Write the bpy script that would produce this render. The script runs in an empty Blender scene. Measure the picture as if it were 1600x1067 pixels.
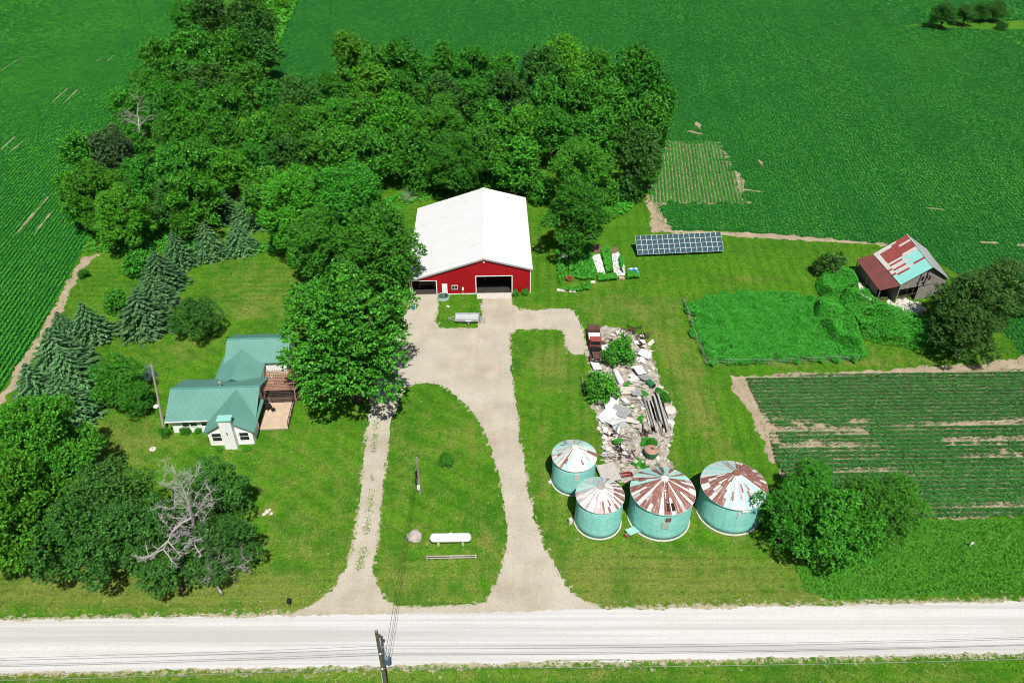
import bpy, bmesh, math, random
import numpy as np
from mathutils import Vector, Matrix
from mathutils.geometry import tessellate_polygon
R = math.radians
random.seed(7)
rng = np.random.default_rng(7)
scene = bpy.context.scene
col = scene.collection

# ------------------------------------------------------------------ camera
F, TH, H, CX, CY = 1220.0, R(36.8), 73.0, 800.0, 533.5     # photo calibration (1600 x 1067 px)
S_, C_ = math.sin(TH), math.cos(TH)
cam = bpy.data.cameras.new('camera'); cam.sensor_width = 36; cam.lens = F/1600*36
cam.clip_start = 0.5; cam.clip_end = 6000
camo = bpy.data.objects.new('camera', cam); col.objects.link(camo)
camo.location = (0, 0, H); camo.rotation_euler = (R(90)-TH, 0, 0); scene.camera = camo

def P(px, py, z=0.0):
    """world x,y of the point at height z seen at photo pixel px,py"""
    u = (px-CX)/F; v = (CY-py)/F
    t = (z-H)/(-S_+v*C_)
    return (u*t, (C_+v*S_)*t)
def zcam(x, y, z): return y*C_-(z-H)*S_
def ppm(x, y, z=0): return F/zcam(x, y, z)

# ------------------------------------------------------------------ light
w = bpy.data.worlds.new("World"); scene.world = w; w.use_nodes = True
nt = w.node_tree; bg = nt.nodes['Background']
sky = nt.nodes.new('ShaderNodeTexSky'); sky.sky_type = 'NISHITA'; sky.sun_disc = False
EL, AZ = R(59), R(13)           # sun height; sun stands behind the camera, a little to the right
sd = Vector((math.sin(AZ)*math.cos(EL), -math.cos(AZ)*math.cos(EL), math.sin(EL)))
sky.sun_elevation = EL; sky.sun_rotation = math.atan2(sd.x, sd.y)
nt.links.new(sky.outputs[0], bg.inputs[0]); bg.inputs[1].default_value = 0.05
sl = bpy.data.lights.new('sun', 'SUN'); sl.energy = 4.2; sl.angle = R(0.5); sl.color = (1, .965, .9)
so = bpy.data.objects.new('sun', sl); col.objects.link(so)
so.rotation_euler = (-sd).to_track_quat('-Z', 'Y').to_euler(); so.location = (60, -60, 200)
scene.view_settings.view_transform = 'Standard'; scene.view_settings.look = 'None'
scene.view_settings.exposure = 0.38; scene.view_settings.gamma = 1
scene.cycles.pixel_filter_type = 'BLACKMAN_HARRIS'; scene.cycles.filter_width = 1.0

# ------------------------------------------------------------------ materials
class N:
    def __init__(s, name):
        s.m = bpy.data.materials.new(name); s.m.use_nodes = True; s.t = s.m.node_tree
        s.b = s.t.nodes['Principled BSDF']; s.out = s.t.nodes['Material Output']
        s.tc = s.t.nodes.new('ShaderNodeTexCoord').outputs['Object']
    def n(s, k, **kw):
        a = s.t.nodes.new(k)
        for i, v in kw.items(): setattr(a, i, v)
        return a
    def l(s, a, b): s.t.links.new(a, b)
    def noise(s, scale, detail=4, vec=None, sxyz=None, rough=.55):
        q = s.n('ShaderNodeTexNoise'); q.inputs['Scale'].default_value = scale
        q.inputs['Detail'].default_value = detail; q.inputs['Roughness'].default_value = rough
        v = vec or s.tc
        if sxyz:
            mp = s.n('ShaderNodeMapping'); mp.inputs['Scale'].default_value = sxyz; s.l(v, mp.inputs[0]); v = mp.outputs[0]
        s.l(v, q.inputs['Vector']); return q.outputs['Fac']
    def ramp(s, fac, lo, hi, a=0.0, b=1.0):
        q = s.n('ShaderNodeMapRange'); q.clamp = True
        q.inputs[1].default_value = lo; q.inputs[2].default_value = hi; q.inputs[3].default_value = a; q.inputs[4].default_value = b
        s.l(fac, q.inputs[0]); return q.outputs[0]
    def math(s, op, a, b=None):
        q = s.n('ShaderNodeMath'); q.operation = op
        for i, x in enumerate((a, b)):
            if x is None: continue
            if isinstance(x, (int, float)): q.inputs[i].default_value = x
            else: s.l(x, q.inputs[i])
        return q.outputs[0]
    def mix(s, fac, a, b):
        q = s.n('ShaderNodeMix'); q.data_type = 'RGBA'
        for i, x in ((0, fac), (6, a), (7, b)):
            if isinstance(x, (int, float)): q.inputs[i].default_value = x
            elif isinstance(x, tuple): q.inputs[i].default_value = (*x, 1)
            else: s.l(x, q.inputs[i])
        return q.outputs[2]
    def attr(s, nm):
        q = s.n('ShaderNodeAttribute'); q.attribute_name = nm; return q.outputs['Fac']
    def base(s, c):
        if isinstance(c, tuple): s.b.inputs['Base Color'].default_value = (*c, 1)
        else: s.l(c, s.b.inputs['Base Color'])
        return s
    def fin(s, rough=.8, spec=.3, metal=0.0):
        s.b.inputs['Roughness'].default_value = rough; s.b.inputs['Specular IOR Level'].default_value = spec
        s.b.inputs['Metallic'].default_value = metal; return s.m
    def bump(s, h, dist=.05, strength=.8):
        q = s.n('ShaderNodeBump'); q.inputs['Distance'].default_value = dist; q.inputs['Strength'].default_value = strength
        s.l(h, q.inputs['Height']); s.l(q.outputs[0], s.b.inputs['Normal']); return s

def mat(name, c, rough=.8, var=.25, scale=1.5, metal=0.0, spec=.3, c2=None, fine=True, lo=.35, hi=.65):
    """plain surface with soft wear: two noise scales vary the colour"""
    m = N(name)
    d = c2 or tuple(x*(1-var) for x in c)
    k = m.ramp(m.noise(scale, 5), lo, hi)
    o = m.mix(k, c, d)
    if fine:
        o = m.mix(m.ramp(m.noise(scale*9, 3), .5, .8, 0, .35), o, tuple(x*.7 for x in c))
    return m.base(o).fin(rough, spec, metal)

def leafmat(name, a, b, c=None, transl=.07, curve=1.0, rowdir=None):
    m = N(name); g = m.n('ShaderNodeNewGeometry'); oi = m.n('ShaderNodeObjectInfo')
    k = g.outputs['Random Per Island']
    o = m.mix(m.math('POWER', k, curve), a, b)  # curve darkens crown leaves, standing in for shaded gaps between them
    if c: o = m.mix(m.ramp(k, .86, .9), o, c)
    if rowdir is not None:
        mp = m.n('ShaderNodeMapping'); mp.vector_type = 'POINT'; mp.inputs['Rotation'].default_value = (0, 0, -rowdir); m.l(m.tc, mp.inputs[0])
        st = m.noise(.9, 2, vec=mp.outputs[0], sxyz=(.012, .42, 1)); pt = m.noise(.03, 4)
        f_ = m.math('ADD', m.ramp(st, .36, .64, -.17, .17), m.ramp(pt, .35, .65, -.20, .20))
        o = m.mix(m.ramp(f_, 0, .4, 0, .6), o, (b[0]*1.25, b[1]*1.1, b[2])); o = m.mix(m.ramp(f_, -.4, 0, .65, 0), o, a)
    hs = m.n('ShaderNodeHueSaturation'); m.l(o, hs.inputs['Color'])
    m.l(m.ramp(oi.outputs['Random'], 0, 1,   .495, .510), hs.inputs['Hue'])
    m.l(m.ramp(m.math('FRACT', m.math('MULTIPLY', oi.outputs['Random'], 7.3)), 0, 1, .8, 1.2), hs.inputs['Value'])
    m.l(hs.outputs[0], m.b.inputs['Base Color']); m.fin(.55, .25)
    t = m.n('ShaderNodeBsdfTranslucent'); m.l(hs.outputs[0], t.inputs[0])
    x = m.n('ShaderNodeMixShader'); x.inputs[0].default_value = transl
    m.l(m.b.outputs[0], x.inputs[1]); m.l(t.outputs[0], x.inputs[2]); m.l(x.outputs[0], m.out.inputs[0])
    return m.m
LEAF = {
 'm': leafmat('leaf_mid', (.016, .092, .007), (.092, .390, .020), curve=1.15),
 'l': leafmat('leaf_light', (.026, .135, .007), (.118, .430, .016), curve=1.15),
 'd': leafmat('leaf_dark', (.014, .066, .010), (.082, .265, .026), curve=1.2),
 'g': leafmat('leaf_grey', (.025, .065, .018), (.100, .200, .055), curve=1.4),
 'o': leafmat('leaf_olive', (.018, .062, .009), (.100, .240, .032), curve=1.2),
 'q': leafmat('leaf_oak', (.018, .075, .012), (.090, .275, .032), curve=1.15),
 's': leafmat('needle_green', (.026, .090, .024), (.135, .290, .105), transl=.03),
 'b': leafmat('needle_blue', (.075, .140, .110), (.170, .260, .210), transl=.03),
 'v': leafmat('vine_leaf', (.020, .190, .012), (.065, .370, .022)),
 't': leafmat('rank_grass', (.060, .250, .014), (.130, .410, .028)),
 'c': leafmat('crop_leaf', (.020, .155, .013), (.080, .345, .030), rowdir=R(83)),
 'k': leafmat('crop_leaf_dark', (.014, .115, .016), (.052, .245, .038), rowdir=R(1)),
 'cl': leafmat('crop_leaf_left', (.028, .205, .011), (.085, .390, .022), rowdir=R(96.8)),
}
BARK = mat('bark', (.10, .075, .055), .95, .4, 6)
DEADWOOD = mat('bare_wood', (.47, .44, .405), .9, .25, 3)

# lawn -------------------------------------------------------------
def lawn_colour(m):
    d = m.attr('dry')
    n1 = m.noise(.09, 5); n2 = m.noise(.55, 5); n3 = m.noise(4.5, 3); n4 = m.noise(.035, 3)
    g = m.mix(m.ramp(n1, .35, .65), (.046, .172, .007), (.104, .275, .010))
    g = m.mix(m.ramp(n2, .42, .68, 0, .55), g, (.115, .235, .014))
    g = m.mix(m.ramp(n4, .5, .7, 0, .35), g, (.060, .290, .007))
    k = m.math('ADD', d, m.ramp(n2, .3, .7, -.34, .34)); k = m.math('ADD', k, m.ramp(n3, .3, .7, -.25, .25))
    g = m.mix(m.ramp(k, .24, .95, 0, .85), g, (.285, .265, .070)); mw = m.attr('mow'); g = m.mix(m.ramp(mw, 0, .9, 0, .38), g, (.120, .265, .016)); g = m.mix(m.ramp(mw, -.9, 0, .42, 0), g, (.020, .095, .005))
    g = m.mix(m.ramp(n3, .30, .66, .62, 0), g, (.022, .088, .006)); n5 = m.noise(1.7, 5); g = m.mix(m.ramp(n5, .5, .72, 0, .5), g, (.150, .260, .022)); g = m.mix(m.ramp(n5, .3, .47, .6, 0), g, (.024, .105, .005)); n6 = m.noise(.28, 5); g = m.mix(m.ramp(n6, .36, .5, .5, 0), g, (.028, .130, .006))
    return g, n3
m = N('lawn'); g, n3 = lawn_colour(m)
sp = m.attr('spill')
k = m.math('ADD', sp, m.ramp(m.noise(1.6, 5), .2, .8, -.7, .7))
g = m.mix(m.ramp(k, .35, .6), g, (.42, .37, .26))
m.base(g).bump(m.noise(7, 4), .12, .7); LAWN = m.fin(.9, .1)
m = N('grass_blade'); g, n3 = lawn_colour(m)
gi = m.n('ShaderNodeNewGeometry').outputs['Random Per Island']
m.base(m.mix(m.ramp(gi, .2, 1, 0, .6), m.mix(m.ramp(gi, 0, .2, .6, 0), g, (.012, .06, .004)), (.15, .36, .02))); GRASS = m.fin(.8, .15)

m = N('road_gravel')
sx = m.n('ShaderNodeSeparateXYZ'); m.l(m.tc, sx.inputs[0])
trk = m.noise(.9, 3, sxyz=(.015, 1.3, 1))
o = m.mix(m.ramp(trk, .42, .60), (.60, .59, .57), (.46, .45, .43))
o = m.mix(m.ramp(m.noise(.22, 5), .5, .75, 0, .35), o, (.50, .465, .41))
o = m.mix(m.ramp(m.noise(9, 3), .58, .72, 0, .5), o, (.36, .34, .31)); o = m.mix(m.ramp(m.noise(3.2, 5), .54, .70, 0, .4), o, (.40, .375, .33))
m.base(o).bump(m.noise(6, 5), .07, .8); ROAD = m.fin(.95, .1)
m = N('driveway_gravel')
o = m.mix(m.ramp(m.noise(.3, 5), .35, .65), (.51, .455, .36), (.39, .34, .26))
o = m.mix(m.ramp(m.noise(1.0, 4, sxyz=(.8, .09, 1)), .48, .68, 0, .34), o, (.36, .305, .21))
o = m.mix(m.ramp(m.noise(.11, 4), .42, .65, 0, .6), o, (.52, .475, .395))
o = m.mix(m.ramp(m.noise(6, 4), .56, .72, 0, .55), o, (.25, .21, .15))
o = m.mix(m.ramp(m.noise(2.2, 5), .62, .72, 0, .5), o, (.26, .24, .12))
o = m.mix(m.ramp(m.noise(3.6, 6), .5, .72, 0, .5), o, (.30, .26, .20)); o = m.mix(m.ramp(m.noise(8, 5), .56, .66, 0, .5), o, (.66, .62, .54))
m.base(o).bump(m.noise(7, 5), .09, .8); DRIVE = m.fin(.95, .1)
m = N('bare_soil')
o = m.mix(m.ramp(m.noise(.5, 5), .35, .65), (.44, .35, .25), (.34, .265, .185))
o = m.mix(m.ramp(m.noise(5, 4), .5, .75, 0, .6), o, (.20, .15, .10))
o = m.mix(m.ramp(m.noise(1.3, 5), .56, .68, 0, .55), o, (.10, .17, .03))
m.base(o).bump(m.noise(6, 4), .1, .7); SOIL = m.fin(.95, .1)
m = N('field_canopy')
o = m.mix(m.ramp(m.noise(.6, 5), .35, .65), (.007, .085, .012), (.012, .125, .018))
o = m.mix(m.ramp(m.noise(5, 3), .5, .75, 0, .6), o, (.022, .20, .034))
m.base(o).bump(m.noise(3, 4), .3, .9); CANOPY = m.fin(.9, .1)
m = N('rubble_ground')
o = m.mix(m.ramp(m.noise(.9, 6), .38, .62), (.56, .51, .44), (.34, .29, .23))
o = m.mix(m.ramp(m.noise(2.5, 5), .52, .66, 0, .8), o, (.68, .64, .58))
o = m.mix(m.ramp(m.noise(1.2, 5), .55, .66, 0, .8), o, (.06, .13, .02))
o = m.mix(m.ramp(m.noise(7, 4), .52, .7, 0, .8), o, (.07, .055, .04))
m.base(o).bump(m.noise(3.5, 5), .35, .9); RUBBLE = m.fin(.95, .1)

WHITE = mat('white_paint', (.87, .87, .85), .6, .06, .7)
m = N('white_roof_metal')
o = m.mix(m.ramp(m.noise(.8, 5, sxyz=(.12, 1.6, .3)), .45, .75, 0, .5), (.68, .68, .68), (.60, .595, .58)); o = m.mix(m.ramp(m.noise(.5, 4), .55, .75, 0, .4), o, (.56, .55, .53))
m.base(o); WROOF = m.fin(.5, .3)
RED = mat('barn_red', (.36, .004, .011), .5, .12, .5)
GREENROOF = mat('green_roof_metal', (.125, .300, .245), .45, .12, .35, spec=.5)
GREENTRIM = mat('green_trim', (.10, .33, .27), .5, .1, 1)
DARK = mat('opening_shade', (.012, .012, .012), .9, .1, 1)  # near-black plates stand in for the shade inside openings
GLASS = mat('window_glass', (.02, .025, .03), .12, .1, 1, spec=.6)
STEEL = mat('galvanised_steel', (.50, .52, .52), .45, .2, 1.2, metal=.3)
GREY = mat('grey_paint', (.36, .37, .37), .6, .2, 2)
BLACK = mat('black_metal', (.02, .02, .02), .5, .2, 2)
CONC = mat('concrete', (.60, .56, .49), .9, .15, .8)
DECKW = mat('deck_boards', (.58, .44, .31), .8, .15, 1)
PERG = mat('pergola_wood', (.42, .22, .155), .8, .25, 1.5)
WOOD = mat('weathered_wood', (.30, .275, .24), .9, .35, 2.5)
PALEWOOD = mat('pale_wood', (.60, .55, .47), .9, .25, 2)
POLEW = mat('pole_wood', (.15, .12, .095), .9, .4, 3)
LPOLE = mat('grey_pole_wood', (.34, .31, .27), .9, .3, 3)
RUST = mat('rust', (.215, .075, .055), .85, .35, 1.6, c2=(.30, .12, .075))
RUSTD = mat('dark_rust', (.135, .060, .055), .85, .3, 1.2)
TEALP = mat('teal_roof_paint', (.40, .74, .66), .55, .12, 1.4, c2=(.62, .80, .75))
ZINC = mat('pale_zinc', (.68, .66, .63), .5, .2, 2, c2=(.50, .46, .44))
MAUVE = mat('faded_rust_zinc', (.44, .36, .34), .6, .3, 2)
TYRE = mat('tyre', (.02, .02, .02), .9, .2, 3)
STONE = mat('field_stone', (.50, .45, .40), .9, .35, 1.6, c2=(.36, .29, .25))
PALESTONE = mat('pale_stone', (.66, .62, .55), .9, .2, 2)
BLUE = mat('blue_plastic', (.03, .27, .46), .4, .1, 2)
GREENM = mat('green_machine', (.03, .19, .06), .5, .35, 2)
REDM = mat('red_machine', (.36, .03, .025), .5, .35, 2)
TERRA = mat('terracotta', (.45, .13, .05), .8, .2, 3)
SHEETW = mat('white_sheet_metal', (.76, .76, .75), .5, .15, 1.0)
m = N('bin_wall')
sx = m.n('ShaderNodeSeparateXYZ'); m.l(m.tc, sx.inputs[0])
o = m.mix(m.ramp(m.noise(1.0, 5), .35, .65), (.24, .74, .66), (.36, .82, .75))
o = m.mix(m.ramp(m.noise(1.1, 5, sxyz=(1.6, 1.6, .35)), .60, .70, 0, .6), o, (.52, .66, .61))
seam = m.ramp(m.math('ABSOLUTE', m.math('SUBTRACT', m.math('FRACT', m.math('DIVIDE', sx.outputs[2], .81)), .5)), .465, .49)
o = m.mix(m.math('MULTIPLY', seam, .45), o, (.06, .22, .20))
o = m.mix(m.ramp(m.noise(3, 5, sxyz=(1, 1, .25)), .66, .74, 0, .7), o, (.34, .22, .15))
wv = m.math('SINE', m.math('MULTIPLY', sx.outputs[2], 6.283/.105))
o = m.mix(m.ramp(m.noise(1.3, 6, sxyz=(2.4, 2.4, .12)), .60, .72, 0, .65), o, (.30, .33, .27)); o = m.mix(m.ramp(wv, -1, 1, .16, 0), o, (.08, .30, .27))  # corrugation valleys darkened in the base colour to imitate their shade
m.base(o).bump(wv, .03, 1.0); BINW = m.fin(.5, .4)
m = N('solar_cell')
g = m.n('ShaderNodeNewGeometry')
o = m.mix(m.ramp(m.noise(.8, 3, sxyz=(3.2, .8, .8)), .42, .58), (.050, .050, .058), (.030, .125, .14))
m.base(o); SOLAR = m.fin(.16, .6)

# ------------------------------------------------------------------ mesh building
class MB:
    def __init__(s): s.v = []; s.f = []; s.mi = []; s.M = Matrix.Identity(4); s.cur = 0
    def at(s, loc=(0, 0, 0), rz=0, rx=0, ry=0):
        s.M = Matrix.Translation(loc) @ Matrix.Rotation(rz, 4, 'Z') @ Matrix.Rotation(ry, 4, 'Y') @ Matrix.Rotation(rx, 4, 'X'); return s
    def add(s, vs, fs):
        o = len(s.v); s.v += [tuple(s.M @ Vector(p)) for p in vs]
        for f in fs: s.f.append([i+o for i in f]); s.mi.append(s.cur)
        return s
    def box(s, x0, x1, y0, y1, z0, z1):
        return s.add([(x0,y0,z0),(x1,y0,z0),(x1,y1,z0),(x0,y1,z0),(x0,y0,z1),(x1,y0,z1),(x1,y1,z1),(x0,y1,z1)],
                     [(3,2,1,0),(4,5,6,7),(0,1,5,4),(1,2,6,5),(2,3,7,6),(3,0,4,7)])
    def poly(s, pts): return s.add(pts, [tuple(range(len(pts)))])
    def tube(s, p, q, r0, r1=None, n=8, caps=True):
        r1 = r0 if r1 is None else r1
        p, q = Vector(p), Vector(q); d = (q-p)
        if d.length < 1e-6: return s
        d.normalize(); a = d.orthogonal().normalized(); b = d.cross(a)
        vs = []
        for c, r in ((p, r0), (q, r1)):
            for i in range(n):
                t = 2*math.pi*i/n; vs.append(c+(a*math.cos(t)+b*math.sin(t))*r)
        fs = [(i, (i+1) % n, n+(i+1) % n, n+i) for i in range(n)]
        if caps: fs += [tuple(range(n))[::-1], tuple(range(n, 2*n))]
        return s.add(vs, fs)
    def path(s, pts, r, n=6):
        for i in range(len(pts)-1):
            rr = r if not isinstance(r, (list, tuple)) else r[i]
            r2 = r if not isinstance(r, (list, tuple)) else r[i+1]
            s.tube(pts[i], pts[i+1], rr, r2, n, caps=i in (0, len(pts)-2))
        return s
    def lathe(s, prof, n=24):
        vs = [(r*math.cos(2*math.pi*i/n), r*math.sin(2*math.pi*i/n), z) for r, z in prof for i in range(n)]
        fs = [(k*n+i, k*n+(i+1) % n, (k+1)*n+(i+1) % n, (k+1)*n+i) for k in range(len(prof)-1) for i in range(n)]
        fs += [tuple(range(n))[::-1], tuple(range((len(prof)-1)*n, len(prof)*n))]
        return s.add(vs, fs)
    def slab(s, pts, th):
        """4 points of the upper face, thickened downwards along the normal"""
        p = [Vector(q) for q in pts]; nrm = (p[1]-p[0]).cross(p[2]-p[0]).normalized()
        if nrm.z < 0: nrm = -nrm; p = p[::-1]
        q = [a-nrm*th for a in p]; k = len(p)
        return s.add(p+q, [tuple(range(k)), tuple(range(k, 2*k))[::-1]] + [(i, k+i, k+(i+1) % k, (i+1) % k) for i in range(k)])
    def ribs(s, e0, e1, r1, r0, step, h=.035, wd=.05):
        e0, e1, r0, r1 = map(Vector, (e0, e1, r0, r1)); L = (e1-e0).length; k = max(2, int(L/step))
        nrm = (e1-e0).cross(r0-e0).normalized()
        if nrm.z < 0: nrm = -nrm
        ax = (e1-e0).normalized()*wd/2
        for i in range(1, k):
            a = e0.lerp(e1, i/k)+nrm*.002; b = r0.lerp(r1, i/k)+nrm*.002
            s.add([a-ax, a+ax, b+ax, b-ax, a+nrm*h-ax*.4, a+nrm*h+ax*.4, b+nrm*h+ax*.4, b+nrm*h-ax*.4],
                  [(4,5,6,7),(0,1,5,4),(2,3,7,6),(1,2,6,5),(3,0,4,7)])
        return s
    def build(s, name, mats, parent=None, loc=None, smooth=False):
        me = bpy.data.meshes.new(name); me.from_pydata(s.v, [], s.f)
        for m in (mats if isinstance(mats, (list, tuple)) else [mats]): me.materials.append(m)
        me.polygons.foreach_set('material_index', s.mi)
        if smooth: me.polygons.foreach_set('use_smooth', [True]*len(s.f))
        me.update(); o = bpy.data.objects.new(name, me); col.objects.link(o)
        if parent: o.parent = parent
        if loc: o.location = loc
        return o
def tag(o, label, cat, group=None, kind=None):
    o['label'] = label; o['category'] = cat
    if group: o['group'] = group
    if kind: o['kind'] = kind
    return o
def thing(name, label, cat, loc=(0, 0, 0), rz=0, group=None):
    o = bpy.data.objects.new(name, None); o.empty_display_size = .3; col.objects.link(o)
    o.location = (*loc, 0)[:3] if len(loc) == 2 else loc; o.rotation_euler = (0, 0, rz)
    return tag(o, label, cat, group)
def raw_mesh(name, V, Fq, mats, parent=None, attrs=None):
    """numpy quads/tris -> object"""
    me = bpy.data.meshes.new(name); k = Fq.shape[1]
    me.vertices.add(len(V)); me.vertices.foreach_set('co', V.astype(np.float32).ravel())
    me.loops.add(Fq.size); me.loops.foreach_set('vertex_index', Fq.astype(np.int32).ravel())
    me.polygons.add(len(Fq)); me.polygons.foreach_set('loop_start', np.arange(0, Fq.size, k, dtype=np.int32))
    me.polygons.foreach_set('loop_total', np.full(len(Fq), k, dtype=np.int32))
    me.update(calc_edges=True)
    for a, d in (attrs or {}).items():
        t = me.attributes.new(a, 'FLOAT', 'POINT'); t.data.foreach_set('value', d.astype(np.float32))
    for m in (mats if isinstance(mats, (list, tuple)) else [mats]): me.materials.append(m)
    o = bpy.data.objects.new(name, me); col.objects.link(o)
    if parent: o.parent = parent
    return o
def nrmz(a): return a/np.maximum(np.linalg.norm(a, axis=-1, keepdims=True), 1e-9)
def leaf_quads(Pt, Nn, L, sl_, sw_):
    Nn = nrmz(Nn); t = L-(L*Nn).sum(1, keepdims=True)*Nn; t = nrmz(t); b = np.cross(Nn, t)
    sl_ = np.asarray(sl_).reshape(-1, 1); sw_ = np.asarray(sw_).reshape(-1, 1)
    V = np.stack([Pt-t*sl_, Pt+b*sw_, Pt+t*sl_, Pt-b*sw_], 1).reshape(-1, 3)
    return V, np.arange(len(V)).reshape(-1, 4)

def vnoise(x, y, sc, seed=0):
    """cheap value noise on arrays"""
    x = x*sc; y = y*sc; xi = np.floor(x).astype(np.int64); yi = np.floor(y).astype(np.int64); fx = x-xi; fy = y-yi
    def h(a, b):
        q = (a*374761393+b*668265263+seed*1442695041) & 0xffffffff
        q = ((q ^ (q >> 13))*1274126177) & 0xffffffff
        return ((q ^ (q >> 16)) & 0xffff)/65535.
    fx = fx*fx*(3-2*fx); fy = fy*fy*(3-2*fy)
    return (h(xi, yi)*(1-fx)+h(xi+1, yi)*fx)*(1-fy)+(h(xi, yi+1)*(1-fx)+h(xi+1, yi+1)*fx)*fy
def inside(poly, x, y):
    x = np.asarray(x); y = np.asarray(y); r = np.zeros(x.shape, bool); n = len(poly)
    for i in range(n):
        (x0, y0), (x1, y1) = poly[i], poly[(i+1) % n]
        if y0 == y1: continue
        c = (y0 > y) != (y1 > y)
        r ^= c & (x < (x1-x0)*(y-y0)/(y1-y0)+x0)
    return r
def dist(poly, x, y, closed=True):
    d = np.full(np.shape(x), 1e9); n = len(poly)
    for i in range(n if closed else n-1):
        (x0, y0), (x1, y1) = poly[i], poly[(i+1) % n]
        dx, dy = x1-x0, y1-y0; t = np.clip(((x-x0)*dx+(y-y0)*dy)/(dx*dx+dy*dy+1e-9), 0, 1)
        d = np.minimum(d, np.hypot(x-x0-t*dx, y-y0-t*dy))
    return d
def W(pts): return [P(*p) for p in pts]
def chaikin(p, k=2):
    for _ in range(k):
        q = []
        for i in range(len(p)):
            a, b = p[i], p[(i+1) % len(p)]
            q += [(a[0]*.75+b[0]*.25, a[1]*.75+b[1]*.25), (a[0]*.25+b[0]*.75, a[1]*.25+b[1]*.75)]
        p = q
    return p
def rough(p, step=.35, amp=.22):
    """densify an outline and give it an uneven natural edge"""
    out = []
    for i in range(len(p)):
        a, b = Vector(p[i]), Vector(p[(i+1) % len(p)]); k = max(1, int((b-a).length/step)) if (b-a).length < 150 else int((b-a).length/2)
        nr = Vector((-(b-a).y, (b-a).x)).normalized() if (b-a).length > 1e-6 else Vector((0, 0))
        for j in range(k):
            q = a.lerp(b, j/k); s = (random.random()-.5)*amp*1.2+(vnoise(np.array(q.x), np.array(q.y), .8)-.5)*amp*2
            out.append((q.x+nr.x*s, q.y+nr.y*s))
    return out
def sheet(name, label, cat, outline, m, z, holes=(), kind='structure', th=0):
    polys = [[Vector((x, y, 0)) for x, y in q] for q in [outline, *holes]]
    tri = tessellate_polygon(polys); allp = [p for q in polys for p in q]
    mb = MB(); mb.v = [(p.x, p.y, z) for p in allp]
    for t in tri:
        a, b, c = (allp[i] for i in t)
        mb.f.append(list(t) if (b-a).cross(c-a).z > 0 else list(t)[::-1]); mb.mi.append(0)
    return tag(mb.build(name, m), label, cat, None, kind)

# ------------------------------------------------------------------ outlines (photo pixels -> ground)
drive_out = chaikin(W([(440,966),(490,945),(525,915),(545,880),(558,820),(566,750),(572,680),(578,630),(586,600),(592,570),(603,540),(628,500),
 (641,470),(643,452),(683,451),(684,462),(679,514),(720,514),(753,511),(752,461),(750,447),(800,447),(800,484),(850,484),(893,481),(905,500),(915,530),(917,552),
 (890,555),(883,530),(879,513),(840,514),(795,516),(797,545),(800,600),(808,650),(815,700),(825,760),(838,820),(858,870),(885,915),(905,935),(950,956),(1000,972),(700,975),(400,982)]), 1)
island = chaikin(W([(624,617),(645,598),(680,597),(705,610),(735,640),(757,670),(770,710),(785,760),(792,810),(793,850),(785,890),(768,925),(756,944),(690,948),(622,950),(600,935),(583,905),(585,870),(592,820),(598,760),(605,700),(614,650)]), 1)
def road_y(x, off): return 49.5+.0214*x+off
road_o = [(x, road_y(x, 0)) for x in range(-420, 421, 6)]+[(x, road_y(x, -5.9)) for x in range(420, -421, -6)]
f_left = W([(124,400),(150,350),(150,300),(185,230),(240,150),(290,80),(345,10),(395,-60),(470,-150),(-900,-150),(-900,760),(-150,862),(-60,715),(0,613),(60,520),(100,443)])
f_right = W([(478,-25),(432,75),(420,118),(470,150),(560,190),(800,205),(960,240),(1020,262),(1013,300),(1020,318),(1046,360),(1140,361),(1210,367),(1300,375),(1380,382),(1430,390),(1500,430),(1545,490),(1565,515),(1607,566),(1900,560),(2500,550),(2500,-150),(560,-150)])
f_patch = W([(1045,222),(1118,222),(1150,275),(1168,319),(1020,317),(1012,300),(1028,265)])
f_low = W([(1165,593),(1300,588),(1620,581),(2200,570),(2200,796),(1620,803),(1440,808),(1270,800),(1213,725),(1197,662)])
far_strip = W([(1410,41),(1445,37),(1600,32),(1900,20),(1900,45),(1600,46),(1540,46),(1445,42)])
junk = chaikin(W([(918,508),(950,512),(990,515),(1012,530),(1022,580),(1052,630),(1055,665),(1042,700),(1050,745),(1000,760),(950,748),(945,700),(930,655),(922,600),(918,560)]), 1)
pasture = rough(W([(1070,478),(1128,463),(1230,458),(1278,470),(1292,510),(1357,552),(1345,564),(1200,569),(1106,571),(1088,530)]), .6, .9)
over = [chaikin(W(q), 2) for q in (
  [(1268,478),(1290,468),(1330,495),(1345,530),(1355,553),(1320,553),(1285,528),(1270,505)],
  [(1300,470),(1340,455),(1390,490),(1430,500),(1500,505),(1535,540),(1500,556),(1440,548),(1370,540),(1330,520)],
  [(1272,440),(1300,420),(1335,440),(1345,470),(1310,480),(1280,465)])]
ditch = W([(1240,885),(1290,880),(1400,850),(1440,815),(1620,810),(2000,800),(2000,915),(1620,925),(1300,938),(1262,925)])
garden = W([(872,400),(905,385),(970,385),(985,430),(975,440),(930,450),(880,452)])
house_fp = [(-46.5,73.6),(-30.4,74),(-30.4,97),(-42.5,97),(-42.5,87),(-46.9,86)]
barn_fp = [(-17.6,111),(3,111.3),(2.5,137.5),(-18.8,137)]
dirt_paths = [W(q) for q in (
 [(1142,588),(1250,584),(1400,578),(1560,566),(1600,556),(2000,545),(2000,574),(1600,583),(1172,596),(1200,660),(1216,724),(1206,724),(1178,655),(1150,612)],
 [(1012,318),(1026,318),(1052,360),(1200,365),(1300,373),(1385,381),(1385,384),(1190,372),(1130,369),(1018,362)],
 [(128,403),(155,397),(140,412),(112,450),(88,510),(22,606),(-40,700),(-55,705),(0,616),(62,520),(105,442)])]

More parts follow.
